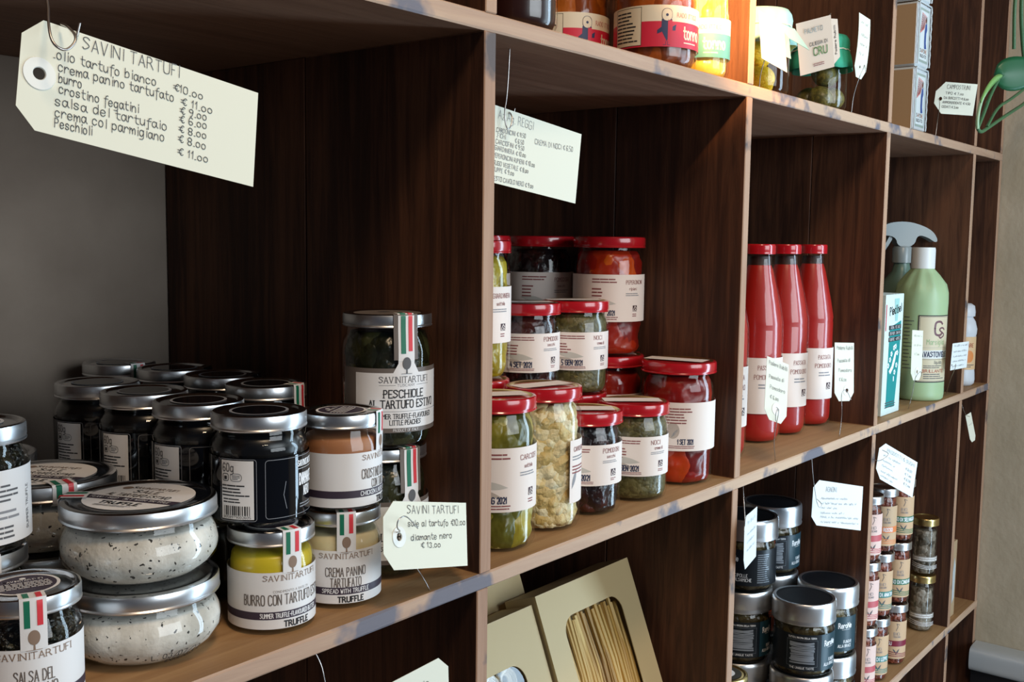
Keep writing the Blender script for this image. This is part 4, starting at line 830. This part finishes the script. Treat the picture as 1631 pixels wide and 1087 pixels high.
# ------------------------------------------------------------------ lower row: pasta sauce jars
RAGU = chunks('meat_sauce', [(.2, '#3a140c'), (.5, '#6b2a18'), (.8, '#8f4426')], 160, .5, .4)
TANL = mat('label_tan', '#c9a884', .6); SG = mat('band_green', '#0d6b4c', .5); ST = mat('band_teal', '#0c7872', .5); SM = mat('band_maroon', '#7d1f35', .5); SO = mat('band_orange', '#e0824a', .5); PNK = mat('label_rose', '#e2c3b8', .6); SP = mat('band_pink', '#c05a60', .5)
def sugo_art(band, t, paper=None):
    a = Art(); v0, v1 = .014, .086; a.rect(-.040, v0, .042, v1, paper or TANL, 0); a.rect(-.022, v0+.024, .042, v0+.035, band, 1); a.text(t, -.018, v0+.0262, .0066, WHITE, wfit=min(.052, .0034*len(t)), wd=.0010)
    for k in range(3): a.line([(-.030, v0+.020-k*.004), (-.010, v0+.014-k*.004), (.014, v0+.010-k*.003), (.040, v0+.009-k*.003)], .0013, band, 2)
    a.leaf(.002, v0+.008, .014, 1.0, INKG); a.leaf(.004, v0+.010, .012, 2.2, INKG); a.text('BIO', .004, v0+.046, .0050, INKL, al='c', wfit=.012); a.text('TOSCANO', .004, v0+.041, .0032, INKL, al='c', wfit=.014); a.line([(.002, v0+.055), (.005, v0+.062), (.003, v0+.068), (.008, v0+.066)], .0009, INKG); return a
def sugo(x, y, lv, s, band, t, label, paper=None):
    jar('sugo', x, y, L0+lv*.1182, label, RAGU, facing(x, y, s), sugo_art(band, t, paper), 'pasta sauce jars with silver lids', 'sauce_jar')
for lv, b, t, lb, dx in ((0, SM, 'RAGU', 'meat sauce jar with maroon band at the bottom of the middle stack', 0), (1, SG, 'SUGO DI CINGHIALE', 'sauce jar with green band in the middle of the middle stack', .003), (2, SG, 'SUGO DI SELVAGGINA', 'sauce jar with green band topping the middle stack behind the hanging card', .008)): sugo(1.250+dx, .032, lv, .2, b, t, lb)
for lv, b, t, lb, dx, p in ((0, ST, 'SUGO DI LEPRE', 'sauce jar with teal band at the bottom of the second stack', -.006, None), (1, ST, 'SUGO DI ANATRA', 'sauce jar with teal band in the middle of the second stack', 0, None), (2, SO, 'SUGO ROSSO', 'sauce jar with orange band topping the second stack under the hanging card', .006, None)): sugo(1.160+dx, .033, lv, .2, b, t, lb, p)
for lv, lb in enumerate(('rose labelled sauce jar at the bottom of the stack by the left divider', 'rose labelled sauce jar in the middle of the stack by the left divider', 'rose labelled sauce jar topping the stack by the left divider')): sugo(1.092, .034, lv, .3, SP, 'SUGO', lb, PNK)
sugo(1.395, .100, 0, .2, SG, 'SUGO', 'sauce jar half hidden behind the middle stack of sauces')
TUB = chunks('mushroom_slices', [(.2, '#3e382e'), (.5, '#746a5c'), (.8, '#a89e90')], 70, .8, .4)
for lv, lb in enumerate(('gold lidded jar of pale mushrooms on the shelf by the right divider', 'gold lidded jar of pale mushrooms stacked on top by the right divider')):
    a = Art(); v0 = .030; a.rect(-.03, v0, .03, v0+.010, mat('label_smoke', '#a7a29a', .5), 0); a.fine(-.025, v0+.001, .025, v0+.009, 2, WHITE)
    for k in range(3): a.line([(-.03, v0-.004-k*.004), (0, v0-.009-k*.003), (.03, v0-.009-k*.003)], .0010, WHITE)
    jar('olivep', 1.457+.003*lv, .043, L0+lv*.1182, lb, TUB, facing(1.457, .043, .2), a, 'gold lidded mushroom jars', 'preserve_jar', lump=(.003, 120))
# box in the end bay
r = empty('paper_box', (1.570, .048, L0), 'tan carton with pale window in the narrow end compartment', 'box'); mb = MB(); box(mb, -.018, .018, -.035, .035, .0006, .165, mat('carton_tan', '#b59c7a', .6), bev=.0008); mb.build('carton', r, 0)
a = Art(); a.poly([(-.004, .03), (.010, .04), (.012, .11), (.002, .13), (-.006, .1)], mat('film_pale', '#c8d2d6', .3), 1); mb = MB(); a.emit(mb, lambda u, v, o: (u, -.035-o, v)); mb.build('window_film', r, 0)

# ------------------------------------------------------------------ tags
def tag(c, yaw, tilt, roll, w_, h_, label, art=None, cut='l', hole=None, wires=(), paper=None, bend=0., cutd=.014, ring=True, hr=.0032, wr=.00055, group=None, name='price_tag', cat='tag', lift=0.):
    X = Vector((cos(yaw), sin(yaw), 0)); UU = Vector((0, 0, 1)); N = X.cross(UU); U2 = cos(tilt)*UU+sin(tilt)*N; N2 = X.cross(U2)
    X3 = cos(roll)*X+sin(roll)*U2; U3 = -sin(roll)*X+cos(roll)*U2
    r = bpy.data.objects.new(name, None); r.empty_display_size = .02; COL.objects.link(r); mm = Matrix((X3, U3, N2)).transposed().to_4x4(); mm.translation = Vector(c); r.matrix_world = mm
    r['label'] = label; r['category'] = cat; r['group'] = group or 'handwritten price tags'
    a, b, d = w_/2, h_/2, cutd; paper = paper or TAGP
    O = {'l': [(-a, -b+d), (-a+d, -b), (a, -b), (a, b), (-a+d, b), (-a, b-d)], 'r': [(-a, -b), (a-d, -b), (a, -b+d), (a, b-d), (a-d, b), (-a, b)], 'b': [(-a+d*.8, -b), (a-d*.8, -b), (a, -b+d), (a, b), (-a, b), (-a, -b+d)], 'n': [(-a, -b), (a, -b), (a, b), (-a, b)]}[cut]
    D = []
    for p, q in zip(O, O[1:]+O[:1]):
        n = max(1, int(math.hypot(q[0]-p[0], q[1]-p[1])/.008))
        for i in range(n): D.append((p[0]+(q[0]-p[0])*i/n, p[1]+(q[1]-p[1])*i/n))
    loops = [D]; H = []
    if hole: H = [(hole[0]+hr*cos(-2*pi*i/16), hole[1]+hr*sin(-2*pi*i/16)) for i in range(16)]; loops.append(H)
    zf = lambda x, y: bend*(x*x*40 if cut != 'b' else y*y*40)
    P = D+H; tri = tessellate_polygon([[Vector((p[0], p[1], 0)) for p in l_] for l_ in loops]); mb = MB(); t = .0004
    mb.add([(p[0], p[1], zf(*p)) for p in P], [tuple(f) for f in tri], paper); mb.add([(p[0], p[1], zf(*p)-t) for p in P], [tuple(f[::-1]) for f in tri], paper)
    for l_ in loops: n = len(l_); mb.add([(p[0], p[1], zf(*p)) for p in l_]+[(p[0], p[1], zf(*p)-t) for p in l_], [(i, n+i, n+(i+1) % n, (i+1) % n) for i in range(n)], paper)
    if art: art.emit(mb, lambda u, v, o: (u, v, zf(u, v)+o), .00004)
    card = mb.build('card', r, 0)
    if hole and ring:
        mb = MB(); n = 28; R2 = hr*2.7; z = zf(*hole)
        V = []
        for q, zz in ((hr*1.02, z+.0001), (hr*1.1, z+.0006), (R2*.97, z+.0006), (R2, z+.0001)): V += [(hole[0]+q*cos(2*pi*i/n), hole[1]+q*sin(2*pi*i/n), zz) for i in range(n)]
        mb.add(V, [(k*n+i, k*n+(i+1) % n, (k+1)*n+(i+1) % n, (k+1)*n+i) for k in range(3) for i in range(n)], HOLE); mb.build('hole_reinforcement', card, .5)
    inv = mm.inverted()
    if wires:
        mb = MB()
        for wpts in wires: tube(mb, smoothpts([tuple(inv @ Vector(p)) for p in wpts], 2), wr, WIRE, 8)
        mb.build('wire_hook', r, 1.)
    return r
def hand(lines, w_, h_, ma=INK, wd=.0005):
    a = Art()
    for t, p0, p1, hh_ in lines:
        q0 = ((p0[0]-.5)*w_, (p0[1]-.5)*h_); q1 = ((p1[0]-.5)*w_, (p1[1]-.5)*h_)
        if t == '~': a.scribble(q0, q1, hh_, ma, wd)
        else: a.fit(t, q0, q1, hh_, ma, wd)
    return a
w1, h1 = .1514, .0627
tag((-.3438, -.030, .3771), -.037, -.141, -.175, w1, h1, 'large cream price tag listing truffle products, hanging on a wire hook at top left', hand([('SAVINI TARTUFI', (.223, .855), (.632, .885), .0072), ('.olio tartufo bianco', (.119, .69), (.533, .73), .0054), ('€10.oo', (.602, .74), (.743, .74), .0046), ('crema panino tartufato', (.139, .585), (.613, .63), .0054), ('€ 11.oo', (.639, .625), (.79, .622), .0046), ('burro', (.144, .485), (.235, .494), .0052), ('€ 9.oo', (.637, .535), (.765, .54), .0046), ('crostino fegatini', (.148, .387), (.467, .419), .0052), ('€ 6.oo', (.637, .441), (.768, .455), .0046), ('salsa del tartufaio', (.137, .271), (.592, .329), .0054), ('€ 8.oo', (.637, .345), (.769, .355), .0046), ('crema col parmigiano', (.14, .17), (.583, .214), .0054), ('€ 8.oo', (.637, .245), (.769, .25), .0046), ('Peschioli', (.142, .072), (.288, .088), .0052), ('€ 11.oo', (.638, .123), (.783, .119), .0046)], w1, h1, INKG, .00045), 'l', ((.072-.5)*w1, .012*h1), [[(-.396, .006, .4805), (-.3975, -.008, .450), (-.3988, -.022, .4302), (-.4066, -.036, .4138), (-.408, -.042, .4033), (-.4023, -.044, .3997), (-.3961, -.043, .4043), (-.3935, -.041, .4096), (-.3945, -.034, .4153), (-.3938, -.026, .4177)], [(-.3840, -.0245, .4130), (-.3819, -.024, .4202)]], cutd=.011, wr=.0008, hr=.0034)
w2, h2 = .1603, .0725
tag((.1221, .045, .3851), -.048, -.005, -.122, w2, h2, 'white price tag hanging from the shelf underside over the red lidded jars', hand([('Az.Ag. REGGI', (.195, .846), (.525, .836), .0080), ('.CARDONCINI € 11.50', (.183, .666), (.458, .697), .0042), ('.FICHI', (.194, .598), (.28, .6), .0042), ('€ 6.50', (.36, .598), (.446, .6), .0042), ('CARCIOFINI € 9.50', (.191, .513), (.454, .525), .0042), ('GIARDINIERA € 10.oo', (.188, .428), (.474, .44), .0042), ('PEPERONCINI RIPIENI € 10.oo', (.183, .33), (.566, .348), .0042), ('SUGO VEGETALE € 8.oo', (.184, .234), (.511, .242), .0042), ('ZUPPE € 9.oo', (.184, .148), (.382, .159), .0042), ('PESTO CAVOLO NERO € 9.oo', (.19, .031), (.57, .057), .0042), ('CREMA DI NOCI € 6.50', (.545, .659), (.929, .712), .0050)], w2, h2, INKL, .00045), 'l', None, [[(.0820, .0386, .4805), (.0833, .042, .4386), (.0764, .040, .4202), (.0783, .039, .4069), (.084, .039, .4051), (.0898, .040, .4157), (.0896, .043, .4217), (.0979, .052, .4243)], [(.1061, .053, .4192), (.1088, .053, .4285)]], wr=.0007, cutd=.012)
w3, h3 = .1137, .0546
tag((-.0758, -.006, .0545), .122, -.195, -.222, w3, h3, 'cream price tag on a wire pin stuck in the shelf edge before the peach jars', hand([('SAVINI TARTUFI', (.266, .816), (.906, .833), .0065), ('sale al tartufo €10.oo', (.273, .626), (.991, .641), .0052), ('diamante nero', (.308, .415), (.813, .446), .0052), ('€ 13.oo', (.421, .308), (.669, .308), .0044)], w3, h3, INKG, .0005), 'l', ((.171-.5)*w3, -.022*h3), [[(-.0592, .0061, -.001), (-.070, .004, .014), (-.0843, -.002, .0269), (-.0928, .007, .0506), (-.1112, .002, .0621), (-.1165, -.016, .068), (-.1259, -.020, .0731), (-.1259, -.021, .0802), (-.1189, -.021, .0824), (-.1104, -.018, .0783), (-.0957, -.014, .0658)]], cutd=.013)
tag((-.104, -.005, -.090), 0, 0, .05, .115, .060, 'cream price tag below the front shelf edge, only its corner in view', hand([('Liscio', (.55, .62), (.80, .66), .008)], .115, .06, INKG), 'r', None, [[(-.1899, .004, -.014), (-.1879, -.002, -.0245), (-.1879, -.005, -.0364), (-.182, -.006, -.06), (-.157, -.005, -.09)]], cutd=.012)
t4 = [('Podere Rubilli', (.10, .88), (.95, .88), .0058), ('Passata di', (.14, .66), (.82, .68), .0052), ('Pomodoro', (.20, .50), (.90, .50), .0052), ('€ 6.oo', (.22, .34), (.62, .34), .0052)]
tag((.6102, -.004, .1024), -.254, -.271, -.340, .044, .0865, 'narrow price tag on a pin in front of the left tomato bottle', hand(t4, .044, .0865, INKL, .0005), 'b', (.001, -.026), [[(.6418, .0081, -.001), (.606, -.004, .036), (.597, -.012, .062), (.589, -.018, .0805), (.580, -.020, .084), (.574, -.020, .077), (.580, -.018, .067)]], cutd=.013)
tag((.8790, .006, .1021), -.310, -.093, -.059, .0453, .0907, 'narrow price tag on a pin right of the tomato bottles', hand(t4, .0453, .0907, INKL, .0005), 'b', (.006, -.029), [[(.8762, .0088, -.001), (.868, .003, .030), (.8493, -.004, .0499), (.838, -.006, .0725), (.848, -.007, .0802), (.862, -.008, .0723), (.8720, -.009, .0609)]], cutd=.013)
tag((1.2367, .008, .0991), -.113, -.052, -.082, .0455, .0912, 'narrow price tag on a pin before the green detergent bottle', hand([('~', (.15, .86), (.9, .86), .005), ('~', (.2, .68), (.85, .68), .004), ('€ 7.oo', (.25, .5), (.7, .5), .004)], .0455, .0912, INKL, .0004), 'b', (.002, -.030), [[(1.2283, .0164, -.001), (1.222, .008, .030), (1.2177, .004, .0589), (1.208, -.004, .0691), (1.2204, -.006, .0733), (1.230, -.004, .0627)]], cutd=.013)
tag((1.4068, -.020, .0869), -.090, .034, -.011, .0827, .0517, 'small square price tag leaning on its pin beside the green bottle', hand([('~', (.1, .85), (.92, .85), .005), ('~', (.1, .64), (.92, .64), .004), ('~', (.1, .46), (.9, .46), .004), ('~', (.1, .28), (.9, .28), .004), ('~', (.1, .1), (.8, .1), .004)], .0827, .0517, INKL, .0005), 'n', (-.036, -.016), [[(1.4770, .0211, -.001), (1.42, .0, .034), (1.375, -.022, .066), (1.368, -.024, .074)]], ring=False, hr=.002, paper=TAGB)
tag((1.5758, -.004, -.0789), -.119, -.182, .140, .0293, .0588, 'slim blank tag dangling under the shelf in front of the last divider', hand([('~', (.2, .6), (.85, .6), .003)], .0293, .0588, INKL, .0004), 'b', None, [[(1.5128, .003, -.0140), (1.5312, -.003, -.0475), (1.562, -.004, -.054)]], cutd=.008)
w7, h7 = .1102, .0688
tag((.8540, -.002, -.1032), -.350, -.165, -.213, w7, h7, 'white price tag hanging under the shelf above the dark silver lidded jars', hand([('AGNONI', (.248, .763), (.469, .79), .0075), ('~', (.162, .577), (.719, .643), .0038), ('~', (.167, .471), (.902, .546), .0038), ('~', (.172, .375), (.49, .398), .0038), ('~', (.168, .256), (.635, .306), .0038), ('~', (.172, .17), (.931, .23), .0038), ('~', (.177, .063), (.938, .116), .0038)], w7, h7, INKL, .0005), 'l', None, [[(.7571, .003, -.0155), (.778, .008, -.05), (.7994, .012, -.0782), (.796, .008, -.09), (.803, .006, -.1001), (.808, .004, -.0938), (.810, .014, -.0876)]], paper=TAGB, cutd=.012)
tag((.5613, .003, -.0907), .310, -.026, -.118, .1177, .069, 'price tag seen almost edge-on beside the divider above the dark jars', hand([('~', (.2, .8), (.85, .8), .006), ('~', (.2, .6), (.9, .6), .004), ('~', (.2, .45), (.8, .45), .004), ('~', (.2, .3), (.85, .3), .004)], .1177, .069, INKL, .0005), 'l', None, [[(.5334, .003, -.0150), (.518, -.006, -.0298), (.5086, -.014, -.0578), (.514, -.009, -.068)]], paper=TAGB)
w8, h8 = .1025, .0640
tag((1.0681, -.020, -.0796), -.291, -.237, -.479, w8, h8, 'white curling price tag hooked on the divider edge above the sauce jars', hand([('PRODOTTI & SUGHI', (.2, .80), (.95, .82), .006), ('~', (.12, .64), (.6, .66), .004), ('€ 6.50', (.72, .62), (.9, .62), .004), ('~', (.12, .5), (.45, .5), .004), ('€ 7.oo', (.72, .48), (.9, .48), .004), ('~', (.12, .36), (.4, .36), .004), ('€ 6.50', (.72, .34), (.9, .34), .004), ('~', (.12, .2), (.55, .2), .004), ('€ 7.oo', (.72, .2), (.9, .2), .004), ('~', (.12, .08), (.45, .06), .004)], w8, h8, INKL, .0005), 'l', None, [[(1.0105, .002, -.056), (1.003, -.012, -.0569), (1.012, -.020, -.050), (1.016, -.024, -.044), (1.022, -.010, -.041)]], paper=TAGB)
tag((.5600, -.004, .5550), -.215, -.352, -.294, .0482, .0727, 'blank bright white card lit by the lamp in front of the lemon jar', None, 'n', None, [[(.5400, .003, .4955), (.536, .0, .512), (.535, -.006, .530)]], name='price_tag')
# beige booklet tag
r = tag((.7084, .002, .5722), -.529, .205, .292, .0566, .0708, 'beige folded booklet tag tied to the green covered jar', None, 'n', None, [[(.7360, .001, .606), (.757, .010, .616), (.785, .013, .630)]], paper=mat('booklet_beige', '#cdb9a4', .6), cat='tag', name='booklet_tag', group='booklet tags')
a = Art(); BG = INKG; a.text('PALMETO', -.016, .019, .0060, mat('print_slate', '#8a9290', .6), wfit=.030, wd=.0007); a.text('CILIEGIA DI', .020, .001, .0045, INK, al='r', wfit=.030, wd=.0006); a.text('CRU', .020, -.013, .0105, mat('print_green', '#5a8a3a', .6), al='r', wfit=.024, wd=.0013); a.fine(-.006, -.028, .012, -.023, 2, INKR); mb = MB(); a.emit(mb, lambda u, v, o: (u, v, .0006+o)); mb.build('printed_cover', r, 0)
mb = MB(); mb.add([(.026, -.034, -.001), (.046, -.026, -.010), (.046, .026, -.010), (.026, .031, -.001)], [(0, 1, 2, 3)], MC['booklet_beige']); mb.add([(.026, -.034, -.0014), (.046, -.026, -.0104), (.046, .026, -.0104), (.026, .031, -.0014)], [(3, 2, 1, 0)], MC['booklet_beige'])
a = Art(); a.text('Podere Rubilli', .039, -.020, .0045, INK, ang=pi/2, wfit=.040); a.emit(mb, lambda u, v, o: (u, v, -.001-(u-.026)*.45+o)); mb.build('inner_page', r, 0)
tag((.8716, -.004, .5937), -.044, .022, -.089, .042, .0921, 'tall narrow price tag on a pin before the green covered jar', hand([('~', (.2, .85), (.8, .85), .006), ('~', (.2, .65), (.8, .65), .005), ('~', (.2, .5), (.8, .5), .005), ('~', (.2, .35), (.7, .35), .005)], .042, .0921, INKL, .0004), 'b', (-.002, -.030), [[(.8580, .0047, .4950), (.856, .002, .5224), (.852, -.008, .5486), (.858, -.011, .5600), (.866, -.009, .5680), (.870, -.010, .556)]], bend=-.03, ring=False, hr=.002)
w9, h9 = .0862, .0575
tag((1.3521, -.002, .5707), -.656, .138, -.018, w9, h9, 'cream price tag on a pin beside the stack of wrapped soap', hand([('CAMPOSTRINI', (.26, .80), (.84, .80), .0075), ('TIPO € 7.oo', (.24, .62), (.70, .62), .0042), ('DA BISCOTTI € 6.oo', (.22, .47), (.84, .47), .0042), ('AMMORBIDENTE € 4.50', (.20, .33), (.90, .33), .0042), ('CEDATI € 3.oo', (.20, .19), (.62, .19), .0042)], w9, h9, INKG, .0006), 'l', (-.031, -.002), [[(1.2630, .0030, .4950), (1.275, .004, .53), (1.302, .010, .556), (1.325, .019, .569)]], cutd=.018, ring=False, hr=.0035)

# ------------------------------------------------------------------ trailing plant and the metal rail
LEAFM = mat('leaf_green', '#1d5a38', .35); LEAFL = mat('young_leaf', '#6f9a52', .4); STEM = mat('stem_green', '#39603c', .45); STEML = mat('stem_pale', '#8fae8a', .45)
r = empty('trailing_plant', (1.40, -.1, .976), 'trailing green vine with one large leaf hanging at the upper right', 'plant')
def wp(p): return tuple(Vector(p)-Vector((1.40, -.1, .976)))
def stem(name, pts, q, ma): mb = MB(); tube(mb, smoothpts([wp(p) for p in pts], 2), q, ma, 8); return mb.build(name, r, 1.)
stem('stem', [(1.355, .02, .974), (1.345, -.06, .90), (1.352, -.1, .80), (1.330, -.1, .73), (1.346, -.1, .650)], .0032, STEM)
stem('stem', [(1.405, .02, .974), (1.395, -.06, .90), (1.39, -.1, .80), (1.375, -.1, .73), (1.412, -.1, .655), (1.44, -.1, .63)], .0036, STEM)
stem('stem', [(1.255, -.102, .590), (1.21, -.1, .555), (1.175, -.1, .520), (1.150, -.1, .498), (1.143, -.1, .492), (1.162, -.1, .487), (1.199, -.1, .497), (1.308, -.1, .528), (1.484, -.1, .575), (1.62, -.08, .62)], .0030, STEM)
stem('stem', [(1.199, -.1, .500), (1.26, -.1, .540), (1.34, -.1, .560), (1.476, -.1, .603), (1.60, -.08, .65)], .0026, STEM)
stem('tendril', [(1.255, -.1, .588), (1.19, -.1, .565), (1.150, -.1, .535), (1.137, -.1, .505), (1.142, -.1, .492)], .0030, STEML)
def leaf(name, base, length, width, ma, roll=0., fold=.15, dz=-.06):
    b = Vector(base); lx = (RGT+Vector((0, 0, dz))).normalized(); up = Vector((0, 0, 1)); up = (up-lx*up.dot(lx)).normalized(); nn = lx.cross(up)
    up = (cos(roll)*up+sin(roll)*nn).normalized(); nn = lx.cross(up)
    mb = MB(); n = 16; V = []; F = []; m = 8
    for i in range(n+1):
        t = i/n; wv = width*.5*(sin(pi*min(1, t**.62))**.8)*(1-.12*t)+.0004; cx = length*t-.10*length*(0)
        for j in range(-m//2, m//2+1):
            s = j/(m/2); back = -.10*length*abs(s)*(1-t)**2*1.5
            p = b+lx*(cx+back)+up*(wv*s)+nn*(-fold*width*abs(s)**1.5*.5+.10*length*t*t)
            V.append(wp(p))
    k = m+1
    for i in range(n):
        for j in range(m): F.append((i*k+j, i*k+j+1, (i+1)*k+j+1, (i+1)*k+j))
    mb.add(V, F, ma); o = mb.build(name, r, 1.5); sm = o.modifiers.new('thickness', 'SOLIDIFY'); sm.thickness = .0007
leaf('leaf', (1.262, -.104, .594), .090, .060, LEAFM, dz=.10)
mb = MB(); pts = [wp(p) for p in ((1.262, -.103, .592), (1.225, -.102, .583), (1.18, -.101, .560), (1.15, -.1, .535))]; P = smoothpts(pts, 2)
n = len(P); V = []; F = []
for i, p in enumerate(P):
    wv = .012*sin(pi*(i+.3)/(n+.3))**.6; V += [tuple(Vector(p)+UPV*wv*.55), tuple(Vector(p)+Vector(FWD)*-.003), tuple(Vector(p)-UPV*wv*.55)]
for i in range(n-1): F += [(i*3, i*3+1, i*3+4, i*3+3), (i*3+1, i*3+2, i*3+5, i*3+4)]
mb.add(V, F, LEAFL); o = mb.build('young_leaf', r, 1.5); sm = o.modifiers.new('thickness', 'SOLIDIFY'); sm.thickness = .0006
# metal topped counter along the right wall
r = empty('metal_counter', (1.70, -.6, -1.2), 'rounded steel edged dark counter along the right wall below the plaster', 'counter')
mb = MB(); pr = smoothpts([(.022, .618), (-.020, .618), (-.032, .612), (-.034, .590), (-.032, .570), (-.020, .563), (.022, .563), (.022, .618)], 2)[:-1]; prism(mb, [(a_, b_) for a_, b_ in pr], -.75, .597, mat('steel_edge', '#c3cace', .4, .35), axes=(0, 2, 1)); mb.build('steel_edge', r, .5)
mb = MB(); box(mb, -.012, .022, -.74, .597, 0, .563, mat('counter_dark', '#0c0d12', .5)); mb.build('base', r, 0)
